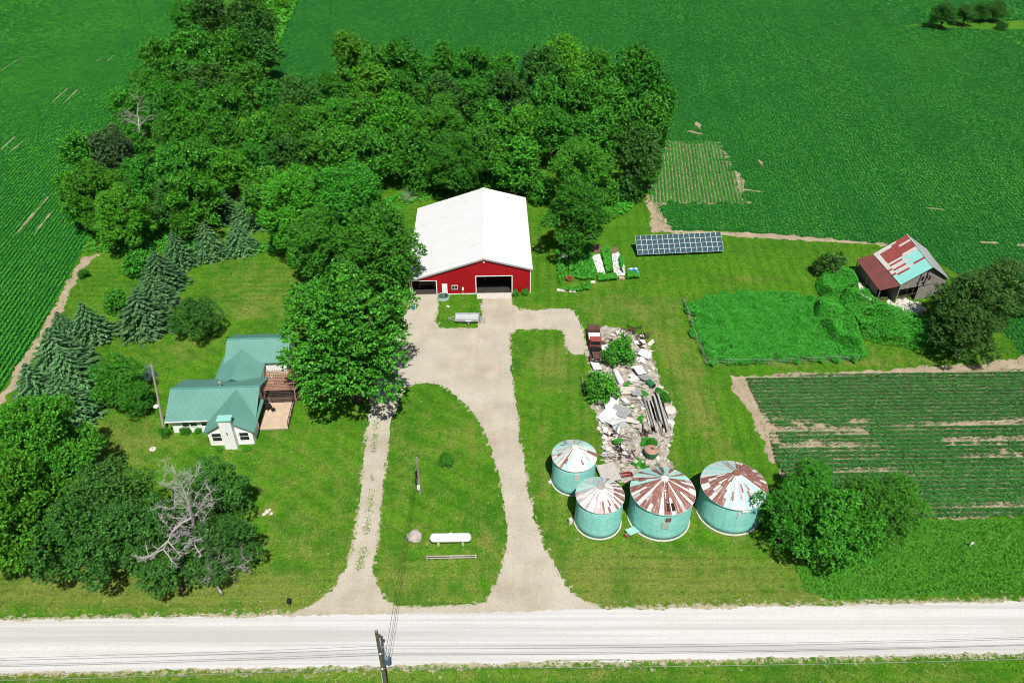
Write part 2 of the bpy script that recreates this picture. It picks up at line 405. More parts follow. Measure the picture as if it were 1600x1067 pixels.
DRY = [(430,470,9,5,.55),(380,490,5,3,.5),(300,545,5,3,.55),(400,430,8,4,.35),(150,690,9,5,.45),(200,690,7,4,.5),(860,580,2.2,4.5,.95),(850,560,2,2,.6),(420,800,1.2,.8,1.1),
 (1000,900,18,2.5,.6),(1080,900,14,3,.55),(960,940,20,1.5,.7),(150,915,20,2.2,.75),(300,935,18,2,.6),(60,920,16,2,.7),(690,690,6,4,.4),(660,850,7,3,.35),(760,840,1.2,4,.7),(740,680,1,3,.6),
 (640,905,9,2.5,.45),(500,850,7,4,.35),(1100,640,3,14,.4),(1060,560,3,10,.45),(1200,435,9,1.8,.75),(1060,435,12,1.6,.6),(1020,480,9,3,.3),(960,470,7,2,.45),(1360,565,6,1.2,.8),(500,730,10,6,.3),(450,660,6,3,.25),(840,780,3,8,.4),(920,870,8,4,.35),
 (600,1055,60,.8,.5),(560,480,3,3,.3),(930,445,5,1.2,.5),(1140,830,2,1,.5),(1265,930,3,1,.8),(350,1052,30,.5,.3),(840,400,1,8,.35)]
GREEN = [(1100,410,22,7,.7),(1180,640,3.5,14,.6),(990,350,5,9,.8),(420,640,8,4,.4),(860,520,6,3,.3),(690,615,3,2,.5)]
DRYW = [(*P(a, b), c, d, e) for a, b, c, d, e in DRY]; GRW = [(*P(a, b), c, d, e) for a, b, c, d, e in GREEN]
road_top = [(x, road_y(x, 0)) for x in range(-200, 201, 8)]; road_bot = [(x, road_y(x, -5.9)) for x in range(-200, 201, 8)]
def dry_at(x, y):
    d = .26*vnoise(x, y, .12, 3)+.16*vnoise(x, y, .5, 4)
    for cx, cy, a, b, e in DRYW: d = d+e*.72*np.exp(-((x-cx)/a)**2-((y-cy)/b)**2)
    for cx, cy, a, b, e in GRW: d = d-e*np.exp(-((x-cx)/a)**2-((y-cy)/b)**2)
    d = d+.22*(np.sin((x*.35+y*.07)*2.2) > .2)*((x > 3) & (x < 45) & (y > 60) & (y < 108))   # mowing strips right of the drive
    d = d+.10*(np.sin(y*2.6+x*.05) > .3)*((y < 62) & (y > 50))
    return np.clip(d, -.3, 1.2)
def mow_at(x, y):
    wob = .5*vnoise(x, y, .15, 61)
    a = np.sin(6.283*(x-.06*y+wob)/1.9); b = np.sin(6.283*(y+wob)/1.5); c = np.sin(6.283*(.55*x+.83*y+wob*2)/2.3)
    q = np.where((x > 3) & (y > 60), a, np.where((y < 58) | (y > 108), b, c))
    return q*(.35+.65*vnoise(x, y, .2, 62))
def spill_at(x, y):
    dd = np.minimum(dist(drive_out, x, y), dist(island, x, y)); rr = np.minimum(dist(road_top, x, y, False), dist(road_bot, x, y, False))
    return np.maximum(np.exp(-dd/.16)*.9, np.exp(-rr/.5)*.95)

# ------------------------------------------------------------------ ground sheet
def axis(a, b, st, far):
    c = list(np.arange(a, b+.01, st)); o = [a]; s = st
    while o[-1] > far[0]: s *= 1.35; o.append(o[-1]-s)
    q = [b]; s = st
    while q[-1] < far[1]: s *= 1.35; q.append(q[-1]+s)
    return np.array(o[:0:-1]+c+q[1:])
gx = axis(-90, 90, .55, (-2500, 2500)); gy = axis(36, 150, .5, (-400, 4000))
X, Y = np.meshgrid(gx, gy); x, y = X.ravel(), Y.ravel()
V = np.stack([x, y, np.zeros_like(x)], 1); nx, ny = len(gx), len(gy)
i = (np.arange(ny-1)[:, None]*nx+np.arange(nx-1)[None]).ravel()
near = (np.abs(x) < 95) & (y > 34) & (y < 152)
sp = np.zeros_like(x); sp[near] = spill_at(x[near], y[near])
o = raw_mesh('ground', V, np.stack([i, i+1, i+1+nx, i+nx], 1), LAWN, attrs={'dry': dry_at(x, y), 'spill': sp, 'mow': mow_at(x, y)})
tag(o, 'mown green and straw coloured farmyard lawn around the buildings', 'ground', None, 'structure')
sheet('road', 'straight white gravel road crossing the bottom of the photo', 'road', rough(road_o, .3, .2), ROAD, .012)
sheet('driveway', 'beige gravel drive looping round a grass island up to the red barn', 'driveway', rough(drive_out, .3, .28), DRIVE, .006, holes=[rough(island, .3, .2)])
sheet('field', 'green crop field with straight rows on the left of the grove', 'field', f_left, CANOPY, .004)
sheet('field', 'large dark green soybean field behind the grove and solar panels', 'field', f_right, CANOPY, .004)
sheet('field', 'small sparse plot with pale soil between crop rows right of the grove', 'field', rough(f_patch, .5, 1.3), SOIL, .008)
sheet('field', 'soybean field with bare pale streaks at the right edge', 'field', rough(f_low, .6, .6), SOIL, .004)
for q, lb in zip(dirt_paths, ('bare dirt margin around the lower right field', 'bare dirt strip behind the solar panels', 'bare dirt strip beside the left field')):
    sheet('path', lb, 'dirt path', rough(q, .5, .5), SOIL, .010)
sheet('grass_strip', 'bright grass strip under far trees inside the field', 'grass', rough(far_strip, 1, 1), LAWN, .010)
sheet('rubble', 'pale stony rubble ground under the scrap heap', 'rubble', rough(junk, .4, .5), RUBBLE, .008)
BARE = []      # (a, b, halfwidth m) soil streaks in the crops
def streak(a, b, hw): BARE.append((P(*a), P(*b), hw))
for a, b, hw in [((24,367),(76,307),.28),((53,366),(81,331),.26),((0,235),(24,213),.22),((10,243),(43,214),.22),((79,163),(106,138),.25),((98,163),(124,137),.25),((150,96),(158,91),.2),((168,95),(178,87),.2),((0,112),(38,88),.22),
  ((1150,268),(1158,300),.9),((1150,294),(1190,300),.45),((1088,190),(1095,203),.5),((1075,205),(1100,210),.5),((1448,325),(1476,328),.35),((1530,378),(1560,380),.5),((1590,382),(1600,384),.8),((1186,250),(1192,260),.5),
  ((1207,672),(1352,674),.55),((1212,655),(1300,668),.3),((1225,699),(1372,699),.42),((1250,690),(1330,693),.2),((1400,668),(1600,660),.38),((1478,691),(1640,685),.5),((1570,708),(1590,712),.5),((1500,716),(1570,712),.25),((1300,738),(1402,734),.25),((1330,660),(1352,662),.4),((1420,797),(1600,789),.28),((1290,717),(1390,716),.16),((1410,742),(1460,738),.15),((1500,663),(1600,655),.25),((1195,652),(1210,690),.5)]:
    streak(a, b, hw)
for i_, (a, b, hw) in enumerate(BARE):
    a, b = Vector(a), Vector(b); d = (b-a); n = Vector((-d.y, d.x)).normalized()*hw
    n = n*(1.7 if a.y < 100 and a.x > 0 else 1); big = sheet('soil', 'bare soil streak between the crop rows', 'bare soil', rough(chaikin([tuple(a-n), tuple(a.lerp(b,.3)-n*random.uniform(.5,1.4)), tuple(a.lerp(b,.65)-n*random.uniform(.5,1.4)), tuple(b-n*.6), tuple(b+n*.6), tuple(a.lerp(b,.6)+n*random.uniform(.5,1.4)), tuple(a.lerp(b,.3)+n*random.uniform(.5,1.4)), tuple(a+n*.6)], 1), .3, min(.4, hw*.7)), SOIL, .012+.002*i_)
    big['group'] = 'bare soil streaks in the crop fields'

# ------------------------------------------------------------------ crops, grass, weeds (nobody could count these)
def ground_samples(n, x0, x1, y0, y1):
    px = rng.uniform(x0, x1, n); py = rng.uniform(y0, y1, n)
    u = (px-CX)/F; v = (CY-py)/F; t = -H/(-S_+v*C_)
    return u*t, (C_+v*S_)*t
def bare_mask(x, y):
    k = np.zeros(x.shape, bool)
    for a, b, hw in BARE:
        k |= (dist([a, b], x, y, False) < hw*(1.5 if a[1] < 100 and a[0] > 0 else 1)*(.55+.8*vnoise(x, y, 1.3, 9))) & (rng.random(x.shape) < np.where(y > 100, .55, .92))
    return k
def crop(name, label, poly, box, n, rowdir, m, size, hgt, keep=.0, spread=.13, exclude=(), spacing=.76, flat=.55):
    x, y = ground_samples(n, *box); k = inside(poly, x, y)
    for e in exclude: k &= ~inside(e, x, y)
    k &= ~bare_mask(x, y); x, y = x[k], y[k]
    dx, dy = math.cos(rowdir), math.sin(rowdir)
    a = x*dx+y*dy; b = -x*dy+y*dx
    b0 = np.round(b/spacing)*spacing; off = rng.normal(0, spread, len(x)); b = b0+off
    x = a*dx-b*dy; y = a*dy+b*dx
    if keep:
        q = vnoise(a, b0, .25, 5)*.6+vnoise(a, b0*9, .6, 6)*.4 > keep; x, y, off = x[q], y[q], off[q]
    d = np.hypot(x, y); s = size*np.maximum(1, d/150)*rng.uniform(.7, 1.3, len(x))
    z = hgt*(1-np.minimum(1, np.abs(off)/.4)**2*.7)*rng.uniform(.75, 1.15, len(x))
    Nn = np.stack([rng.normal(0, flat, len(x)), rng.normal(0, flat, len(x)), np.ones(len(x))], 1)
    L = rng.normal(0, 1, (len(x), 3)); L[:, 2] *= .2
    V, Q = leaf_quads(np.stack([x, y, z], 1), Nn, L, s, s*.75)
    return tag(raw_mesh(name, V, Q, m), label, 'crop', None, 'stuff')
crop('soybean_crop', 'leafy green crop rows filling the left field', f_left, (-260, 480, -60, 760), 330000, R(96.8), LEAF['cl'], .115, .42, spread=.12, flat=.4)
crop('soybean_crop', 'dense dark soybean plants behind the grove and solar panels', f_right, (400, 1900, -60, 575), 560000, R(83), LEAF['c'], .12, .4, spread=.30, flat=.5, exclude=[f_patch, far_strip])
crop('soybean_crop', 'thin plant rows on the small pale plot', f_patch, (1000, 1180, 210, 325), 46000, R(83), LEAF['c'], .13, .32, spread=.15)
crop('soybean_crop', 'striped soybean rows in the lower right field', f_low, (1160, 1850, 565, 815), 230000, R(1.0), LEAF['k'], .115, .4, keep=.08, spread=.17)

bins_c = []
def lawn_ok(x, y):
    xj, yj = x+rng.normal(0, .16, x.shape), y+rng.normal(0, .16, x.shape)
    k = ~inside(drive_out, xj, yj) | inside(island, xj, yj)
    k &= ~((y < road_y(x, .1)) & (y > road_y(x, -6.0)))
    for p in (f_left, f_right, f_low, house_fp, barn_fp, junk): k &= ~inside(p, x, y)
    for p in dirt_paths: k &= ~(inside(p, x, y) & (rng.random(x.shape) > .12))
    return k
x, y = ground_samples(330000, -120, 1720, 300, 1110); k = lawn_ok(x, y); x, y = x[k], y[k]
crown_ = W([(590,640),(584,700),(582,760),(575,820),(566,870),(556,905)])       # grassy crown between the wheel tracks of the left arm
for (ax_, ay_), (bx_, by_) in zip(crown_, crown_[1:]):
    q = rng.random(260); q = q[vnoise(ax_+(bx_-ax_)*q, ay_+(by_-ay_)*q, .7, 71) > .42]; x = np.append(x, ax_+(bx_-ax_)*q+rng.normal(0, .26, len(q))); y = np.append(y, ay_+(by_-ay_)*q+rng.normal(0, .1, len(q)))
d = np.hypot(np.hypot(x, y), H); s = .085*np.maximum(1, d/95)*rng.uniform(.6, 1.5, len(x))
V, Q = leaf_quads(np.stack([x, y, s*.6], 1), rng.normal(0, 1, (len(x), 3))+[0, -.3, .5], np.stack([rng.normal(0, .5, len(x)), rng.normal(0, .5, len(x)), np.ones(len(x))], 1), s, s*.45)
o = raw_mesh('grass', V, Q, GRASS, attrs={'dry': np.repeat(dry_at(x, y), 4), 'mow': np.repeat(mow_at(x, y), 4)})
tag(o, 'short grass blades over the whole farmyard lawn', 'grass', None, 'stuff')

def weeds(name, label, polys, n, hf, size, m, cat='weeds', mound=True, up=.6):
    xs, ys = [], []
    for p in polys:
        a = np.array(p); x0, y0 = a.min(0); x1, y1 = a.max(0); kk = 0
        q = rng.uniform((x0, y0), (x1, y1), (int(n/len(polys)*1.7), 2)); k = inside(p, q[:, 0], q[:, 1]); xs.append(q[k, 0]); ys.append(q[k, 1])
    x = np.concatenate(xs); y = np.concatenate(ys)
    e = np.minimum.reduce([np.where(inside(p, x, y), dist(p, x, y), 99) for p in polys])
    h = hf(x, y, e); s = size*rng.uniform(.7, 1.35, len(x))
    z = h*rng.uniform(.72, 1.05, len(x))
    V, Q = leaf_quads(np.stack([x, y, z], 1), np.stack([rng.normal(0, .6, len(x)), rng.normal(-.1, .6, len(x)), np.full(len(x), up+.4)], 1), rng.normal(0, 1, (len(x), 3)), s, s*.7)
    return tag(raw_mesh(name, V, Q, m), label, cat, None, 'stuff')
weeds('vines', 'flat bright green weedy plot inside the wire fence', [pasture], 48000, lambda x, y, e: .2+.75*vnoise(x, y, .8, 2)*np.minimum(1, (e+.1)/.5)+.35*vnoise(x, y, .25, 3)+.25*np.exp(-((e-.5)/.4)**2)*vnoise(x, y, .6, 77), .125, LEAF['v'])
weeds('vines', 'tall tangled green vines heaped in front of the old barn', over, 42000, lambda x, y, e: np.minimum(1, (e+.15)/.9)*(.9+1.9*vnoise(x, y, .5, 8)), .135, LEAF['v'])
weeds('tall_grass', 'tall rank grass in the roadside ditch at lower right', [ditch], 60000, lambda x, y, e: .12+.35*vnoise(x, y, .35, 12)*np.minimum(1, e/1.0), .11, LEAF['t'], 'grass', up=.1)
weeds('undergrowth', 'low green undergrowth at the foot of the grove', [W([(120,395),(160,350),(260,330),(330,390),(420,380),(640,300),(690,290),(840,290),(1010,300),(985,330),(960,345),(900,340),(840,310),(760,300),(640,320),(560,380),(430,400),(250,400)])], 15000, lambda x, y, e: .2+.8*vnoise(x, y, .4, 31), .2, LEAF['v'], 'undergrowth')
weeds('undergrowth', 'bright brush in the gap at the top of the grove', [W([(370,80),(380,-20),(480,-30),(435,72),(405,110)])], 7000, lambda x, y, e: .5+2.5*vnoise(x, y, .12, 33)*np.minimum(1, e/4), .55, LEAF['l'], 'undergrowth')

# ------------------------------------------------------------------ trees
def unit(n):
    return nrmz(rng.normal(0, 1, (n, 3)))
def broad(nl, n, leaf, spread=1.0, zc=1.5, rz=.85, lobe=(.24, .42), spiky=.8):
    """leaf mesh of a broad crown, radius about 1, top about 2.6"""
    u = unit(nl); u[:, 2] = np.where(u[:, 2] < -.72, -u[:, 2], u[:, 2])
    C = u*np.array([.74*spread, .74*spread, rz*.80])*rng.uniform(.62, 1.16, (nl, 1))+[0, 0, zc]
    C[:nl//6] = unit(nl//6)*[.3, .3, .35]+[0, 0, zc]
    Rr = rng.uniform(*lobe, nl)
    nt_ = n//6; k = rng.choice(nl, nt_*3, p=Rr**2/np.sum(Rr**2)); d = unit(nt_*3)
    ok = d[:, 2] > -.7; k, d = k[ok], d[ok]
    p = C[k]+d*Rr[k][:, None]*rng.uniform(.70, 1.0, (len(k), 1))*[1, 1, .9]
    keep = np.ones(len(p), bool)
    for j in range(nl): keep &= ~((np.linalg.norm((p-C[j])/[1, 1, .9], axis=1) < Rr[j]*.62) & (k != j))
    p, d = p[keep][:nt_], d[keep][:nt_]
    out = nrmz(p-[0, 0, zc-.4]); ax = nrmz(d*.5+out*.6*spiky+rng.normal(0, .33, p.shape)+[0, 0, .25])
    p = np.repeat(p, 6, 0); d = np.repeat(d, 6, 0); ax = np.repeat(ax, 6, 0); q = np.tile(np.arange(6)/5., len(p)//6)[:, None]
    tl = np.repeat(rng.uniform(1.8, 4.2, (len(p)//6, 1)), 6, 0)*leaf
    p = p+ax*tl*q+rng.normal(0, leaf*.42, p.shape)
    Nn = d*.5+rng.normal(0, .62, p.shape)+[0, 0, .45]
    L = ax*1.0+rng.normal(0, .55, p.shape)
    s = leaf*rng.uniform(.65, 1.35, len(p))*(1.1-.35*q[:, 0])
    V, Q = leaf_quads(p, Nn, L, s*1.2, s*.62)
    # limbs
    mb = MB(); top = zc*.9
    mb.path([(0, 0, 0), (.02, .01, .35), (-.02, .02, top*.6), (.02, 0, top)], [.075, .055, .045, .02], 8)
    for j in range(nl//6, nl//6+9):
        c = C[j % nl]; z0 = .35+.5*random.random()
        mb.path([(0, 0, z0), tuple(np.array([c[0]*.5, c[1]*.5, (z0+c[2])/2])), tuple(c)], [.032, .022, .008], 5)
    return V, Q, mb
def spruce(n_lv=17, H_=3.3):
    Ps, Ns, Ls, S = [], [], [], []
    for i in range(n_lv):
        f = i/(n_lv-1); z = .22+f*(H_-.3); r = (1-f)**.82*(.92+.16*random.random())+.03
        nb = max(5, int(13*(1-f)+5)); t0 = random.random()*6.28
        for b in range(nb):
            t = t0+b*6.283/nb+random.uniform(-.12, .12); rr = r*random.uniform(.82, 1.1); dv = np.array([math.cos(t), math.sin(t), 0]); sd_ = np.array([-dv[1], dv[0], 0])
            for q in range(4):
                a = (q+.75)/4.1; pz = z-.16*a*rr+.05*a*a*rr
                for sgn in (-1, 0, 1):
                    p = dv*rr*a+sd_*sgn*rr*.11*(1.25-a)+[0, 0, pz]+rng.normal(0, .012, 3)
                    Ps.append(p); Ns.append(np.array([0, 0, 1])+dv*.35+rng.normal(0, .22, 3)); Ls.append(dv+sd_*sgn*.75-[0, 0, .15]); S.append((.17 if sgn == 0 else .13)*(.5+.5*r))
    P_ = np.array(Ps); S = np.array(S)
    V, Q = leaf_quads(P_, np.array(Ns), np.array(Ls), S, S*.34)
    mb = MB(); mb.path([(0, 0, 0), (0, 0, 1.2), (0, 0, H_-.05)], [.06, .045, .008], 7)
    return V, Q, mb
VAR = {}
def variant(key, V, Q, mb):
    me = raw_mesh('crown', V, Q, LEAF['m']); t = mb.build('trunk', BARK, smooth=True)
    VAR.setdefault(key, []).append((me.data, t.data)); bpy.data.objects.remove(me); bpy.data.objects.remove(t)
for i in range(7): variant('maple', *broad(46, 11500, .043, zc=1.36, rz=1.15, lobe=(.15, .33)))
for i in range(3): variant('big', *broad(104, 38000, .0245, zc=1.36, rz=1.14, lobe=(.12, .26), spiky=1.3))
for i in range(3): variant('oak', *broad(58, 26000, .0255, spread=1.08, zc=1.32, rz=1.02, lobe=(.15, .31), spiky=.15))
for i in range(2): variant('olive', *broad(74, 19000, .028, spread=1.15, zc=1.3, rz=1.02, lobe=(.10, .25), spiky=1.3))
for i in range(2): variant('shrub', *broad(24, 3600, .07, zc=.75, rz=.82))
for i in range(3): variant('spruce', *spruce())
nvar = {}
def tree(kind, px, py, rpx, tint, label, hr=2.6, name=None, group=None, cat='tree', hmid=None):
    """crown centre seen at px,py with radius rpx in the photo"""
    mid = {'spruce': .42, 'shrub': .5}.get(kind, .57)
    Rm = 4.0
    for _ in range(6):
        h = hr*Rm; zz = h*mid; x_, y_ = P(px, py, zz); Rm = rpx/ppm(x_, y_, zz)
    return tree_at(kind, x_, y_, Rm, h, tint, label, name, group, cat)
def tree_at(kind, x_, y_, Rm, h, tint, label, name=None, group=None, cat='tree'):
    nat = {'spruce': 3.3, 'shrub': 1.6}.get(kind, 2.55)
    vs = VAR[kind]; j = nvar.get(kind, 0); nvar[kind] = j+1; cm, tm = vs[j % len(vs)]
    nm = name or {'spruce': 'spruce_tree', 'shrub': 'shrub', 'maple': 'broadleaf_tree', 'big': 'maple_tree', 'oak': 'oak_tree', 'olive': 'broadleaf_tree'}[kind]
    t = thing(nm, label, cat, (x_, y_, 0), random.random()*6.28, group); t.scale = (Rm, Rm, h/nat)
    c = bpy.data.objects.new('crown', cm); col.objects.link(c); c.parent = t
    c.material_slots[0].link = 'OBJECT'; c.material_slots[0].material = LEAF[tint]
    k = bpy.data.objects.new('trunk', tm); col.objects.link(k); k.parent = t
    return t
ORD = 'first second third fourth fifth sixth seventh eighth ninth tenth eleventh twelfth thirteenth fourteenth'.split()
TN = {'m': 'mid green', 'l': 'bright green', 'd': 'dark green', 'q': 'dark green', 'g': 'greyish green', 'o': 'olive green'}
rows = [
 ('narrow top strip of the grove, back row', [(290,40,27,'m'),(335,28,34,'d'),(388,32,38,'d')]),
 ('narrow top strip of the grove, second row', [(255,88,28,'m'),(303,82,33,'m'),(352,76,34,'m'),(402,78,33,'d')]),
 ('narrow top strip of the grove, third row', [(225,132,26,'m'),(277,128,32,'m'),(332,126,33,'d'),(385,122,30,'m')]),
 ('row above the dead snag, left grove half', [(210,172,30,'m'),(262,168,30,'m'),(312,168,32,'l'),(362,166,31,'m'),(420,152,32,'m'),(468,148,30,'d')]),
 ('left half of the grove, middle row', [(128,228,36,'m'),(170,232,34,'g'),(216,222,30,'m'),(258,216,33,'m'),(305,212,32,'l'),(355,210,32,'m'),(405,200,32,'m'),(450,196,32,'m'),(492,190,28,'m')]),
 ('left half of the grove, row behind the spruces', [(215,270,30,'m'),(265,266,34,'m'),(312,262,34,'m'),(356,262,32,'l'),(402,252,32,'m'),(448,246,34,'d'),(496,236,34,'m')]),
 ('left end of the grove beside the crop field', [(118,305,34,'l'),(152,300,46,'l'),(186,335,46,'l')]),
 ('front of the grove just behind the spruce clump', [(255,315,30,'d'),(302,308,36,'l'),(292,350,22,'m'),(420,300,34,'m')]),
 ('back edge of the grove along the far field', [(547,84,38,'l'),(592,94,30,'m'),(640,92,34,'m'),(690,88,32,'m'),(740,96,33,'m'),(790,102,30,'m'),(836,106,30,'d'),(886,88,38,'l'),(936,106,34,'m'),(986,108,36,'m'),(1022,138,36,'m')]),
 ('second row from the back of the grove', [(512,132,30,'m'),(575,130,36,'l'),(635,140,34,'m'),(690,142,33,'d'),(745,142,31,'m'),(800,152,33,'d'),(852,160,34,'m'),(906,152,34,'m'),(960,162,36,'m'),(1012,195,38,'m')]),
 ('third row from the back of the grove', [(520,182,32,'m'),(570,182,34,'m'),(625,186,33,'l'),(690,190,40,'m'),(760,192,33,'m'),(820,196,36,'l'),(872,206,34,'m'),(930,202,36,'m'),(1000,240,36,'d')]),
 ('fourth row of the grove behind the barn', [(520,240,36,'m'),(580,236,34,'m'),(640,240,36,'m'),(700,248,42,'m'),(762,240,34,'m'),(816,244,36,'m')]),
]
for desc, lst in rows:
    for j, (px, py, r, tint) in enumerate(lst):
        tree('maple' if r < 40 else 'big', px+random.uniform(-9, 9), py+(11 if py < 150 and px > 480 else 5)+random.uniform(-7, 8), r*random.uniform(.98, 1.26), tint, f"{ORD[j]} tree from the left, {TN[tint]}, {desc}", hr=random.uniform(2.3, 2.75), group='trees of the grove')
for j, (px, py, r) in enumerate([(520,285,24),(565,295,22),(650,282,22),(690,284,24),(735,280,24),(775,284,22),(812,290,22),(850,300,24),(945,300,22),(985,296,22),(1005,270,22)]):
    tree('shrub', px, py, r, 'd' if j % 3 == 0 else 'm', f"{ORD[j]} low bushy sapling from the left along the front foot of the grove", hr=1.7, group='saplings at the foot of the grove')
for px, py, r, tint, lb in [
 (905,268,52,'m','tall rounded maple behind the tree nearest the garden, right of the barn'),
 (903,338,56,'m','broad maple standing directly behind the garden, right of the barn'),
 (462,325,62,'l','bright green maple at the front of the grove beside the spruces'),
 (548,318,66,'m','broad maple left of the barn roof, farther from the camera'),
 (498,385,58,'m','round maple hanging over the back lawn, behind the driveway maple'),
 (596,385,66,'m','maple crown reaching over the left edge of the white barn roof'),
 (544,522,112,'m','huge spreading maple over the driveway between house and barn')]:
    tree('big', px, py, r, tint, lb, hr=2.2 if r > 90 else 2.4)
for px, py, r, tint, lb in [(62,690,84,'l','tall bright maple at the left edge above the other roadside maple'),(18,800,92,'l','maple cut by the left edge of the photo, near the road'),(95,760,60,'l','maple between the tall left maple and the dark roadside oaks')]:
    tree('big', px, py, r, tint, lb, hr=2.4)
for px, py, r, tint, lb in [
 (172,775,66,'q','dark oak furthest from the road, right of the left maples'),(130,842,74,'q','dark oak at the far left of the roadside clump'),
 (225,832,72,'q','dark oak in the middle of the roadside clump, left of the dead tree'),(335,768,56,'q','dark oak behind the dead tree, on the house side'),
 (345,850,54,'q','dark oak right of the dead tree trunk, closest to the drive'),(268,880,52,'q','dark oak closest to the road, below the dead tree')]:
    tree('oak', px, py, r, tint, lb, hr=2.35)
for px, py, r, tint, lb in [
 (1232,802,52,'m','leafy tree of the roadside clump nearest the right grain bin'),(1305,822,66,'m','middle tree of the clump right of the bins, nearest the road'),
 (1270,762,46,'m','small tree at the back left of the clump right of the bins'),(1362,795,62,'m','broad tree at the right of the clump beside the soybean rows'),(1405,780,46,'l','rightmost bright tree of the clump beside the soybean rows')]:
    tree('oak', px, py, r, tint, lb, hr=2.25, name='broadleaf_tree')
for px, py, r, tint, lb in [(1522,468,60,'o','olive tree leaning against the gable of the rusty barn'),(1578,448,58,'o','olive tree right of the one by the rusty barn gable'),(1512,515,52,'o','lower olive tree in front of the rusty barn clump')]:
    tree('olive', px, py, r, tint, lb, hr=1.9)
tree('oak', 180, 592, 42, 'm', 'lone rounded tree on the lawn left of the house', hr=2.2, name='broadleaf_tree')
tree('oak', 205, 622, 30, 'm', 'small tree merging with the lone lawn tree left of the house', hr=2.0, name='broadleaf_tree')
tree('oak', 305, 495, 38, 'd', 'dense round dark tree alone on the lawn behind the house', hr=1.9, name='broadleaf_tree')
for px, py, r, lb in [(350,322,26,'spruce at the back of the clump, against the grove'),(396,328,26,'spruce right of the back spruce, against the grove'),(328,378,24,'spruce at the front lawn edge, left of its neighbour'),(370,372,27,'spruce at the front lawn edge, right of its neighbour'),
 (278,392,28,'spruce at the top of the diagonal row behind the house'),(250,425,32,'second spruce down the diagonal row behind the house'),(240,458,30,'third spruce down the diagonal row behind the house'),(218,488,34,'lowest spruce of the diagonal row behind the house'),
 (140,505,36,'top spruce of the row beside the left field'),(95,512,24,'small spruce at the field edge above the left row'),(90,550,40,'second spruce of the row beside the left field'),(110,580,38,'spruce on the lawn side of the left row'),(55,605,38,'spruce nearest the left field boundary'),(98,625,40,'lowest spruce of the left row above the maples')]:
    tree('spruce', px+random.uniform(-5,5), py, r*random.uniform(1.0,1.35), 's', lb, hr=random.uniform(1.6,2.0), group='spruces around the lawn')
tree('spruce', 232, 580, 11, 'b', 'small young blue spruce beside the light pole', hr=2.4)
for px, py, r, tint, lb in [(216,412,24,'m','round bush at the top of the diagonal spruce row'),(178,470,20,'m','round bush left of the diagonal spruce row'),(130,428,9,'m','sapling on the dirt strip by the left field'),(970,550,27,'m','leafy bush inside the scrap heap beside the old truck'),
 (940,607,27,'m','leafy bush on the left side of the scrap heap'),(1298,416,24,'o','scraggly bush left of the rusty barn'),(697,719,12,'m','sapling alone on the grass island'),(644,868,8,'l','low bush at the left end of the rail fence'),(258,676,9,'m','shrub at the corner of the white house wall'),(290,672,8,'m','shrub under the white house windows'),(310,672,6,'l','little shrub beside the porch gable'),
 (362,532,9,'m','shrub at the back corner of the green roof'),(460,408,12,'m','bush at the back lawn edge under the maple'),(806,458,6,'m','weed clump at the barn front, left'),(820,457,6,'m','weed clump at the barn front, right corner'),(385,700,6,'l','yellow green plant under the right gable window'),(343,702,5,'l','yellow green plant under the left gable window'),(1565,40,9,'d','low bush on the far grass strip'),(1019,692,9,'m','weedy bush beside the beam stack'),(1013,735,7,'m','weedy bush beside the green hopper'),(1040,622,9,'m','weedy bush at the far end of the beam stack'),
 (505,15,0,'m','')]:
    if r: tree('shrub', px, py, r, tint, lb, hr=1.5, cat='bush')
for j, (px, py, r) in enumerate([(1476,22,21),(1510,22,17),(1533,18,15),(1557,16,17)]):
    tree('maple', px, py, r, 'd', f"{ORD[j]} tree from the left in the far clump in the field", hr=1.9, group='far clump in the field')
for px, py, r, lb in [(402,12,16,'bush at the left of the brush gap, top of photo'),(440,8,14,'bush in the middle of the brush gap, top of photo'),(420,22,10,'dark low bush in front of the brush gap')]:
    tree('shrub', px, py, r, 'l' if r > 12 else 'd', lb, hr=1.4, cat='bush')

def bare_tree(name, label, loc, h, spread, seed, lean=(0, 0)):
    rd = random.Random(seed); mb = MB(); br = MB()
    def grow(m_, p, d, L, r, lev):
        q = p; k = 4 if lev < 2 else 3
        for s_ in range(k):
            d2 = (d+Vector((rd.gauss(0, .16), rd.gauss(0, .16), rd.gauss(.03, .12)))).normalized(); e = q+d2*L/k
            r2 = r*(1-.62*(s_+1)/k); m_.tube(q, e, r*(1-.62*s_/k), r2, 6 if lev < 2 else 4, False)
            if lev < 4 and (s_ > 0 or lev > 0):
                for _ in range(2 if lev < 3 else 1):
                    sd2 = Vector((rd.gauss(0, 1), rd.gauss(0, 1), rd.gauss(.15, .5))).normalized()
                    grow(br, e, (d2*.45+sd2*.9).normalized(), L*rd.uniform(.38, .62), r2*.6, lev+1)
            q, d = e, d2
    t = thing(name, label, 'dead tree', loc)
    grow(mb, Vector((0, 0, 0)), Vector((lean[0], lean[1], 1)).normalized(), h*.75, h*.024, 0)
    for a in range(4):
        an = a*1.6+rd.random(); grow(br, Vector((lean[0]*h*.3, lean[1]*h*.3, h*(.28+.07*a))), Vector((math.cos(an), math.sin(an), .55)).normalized(), spread, h*.012, 1)
    mb.build('trunk', DEADWOOD, t, smooth=True); br.build('branches', DEADWOOD, t, smooth=True)
    return t
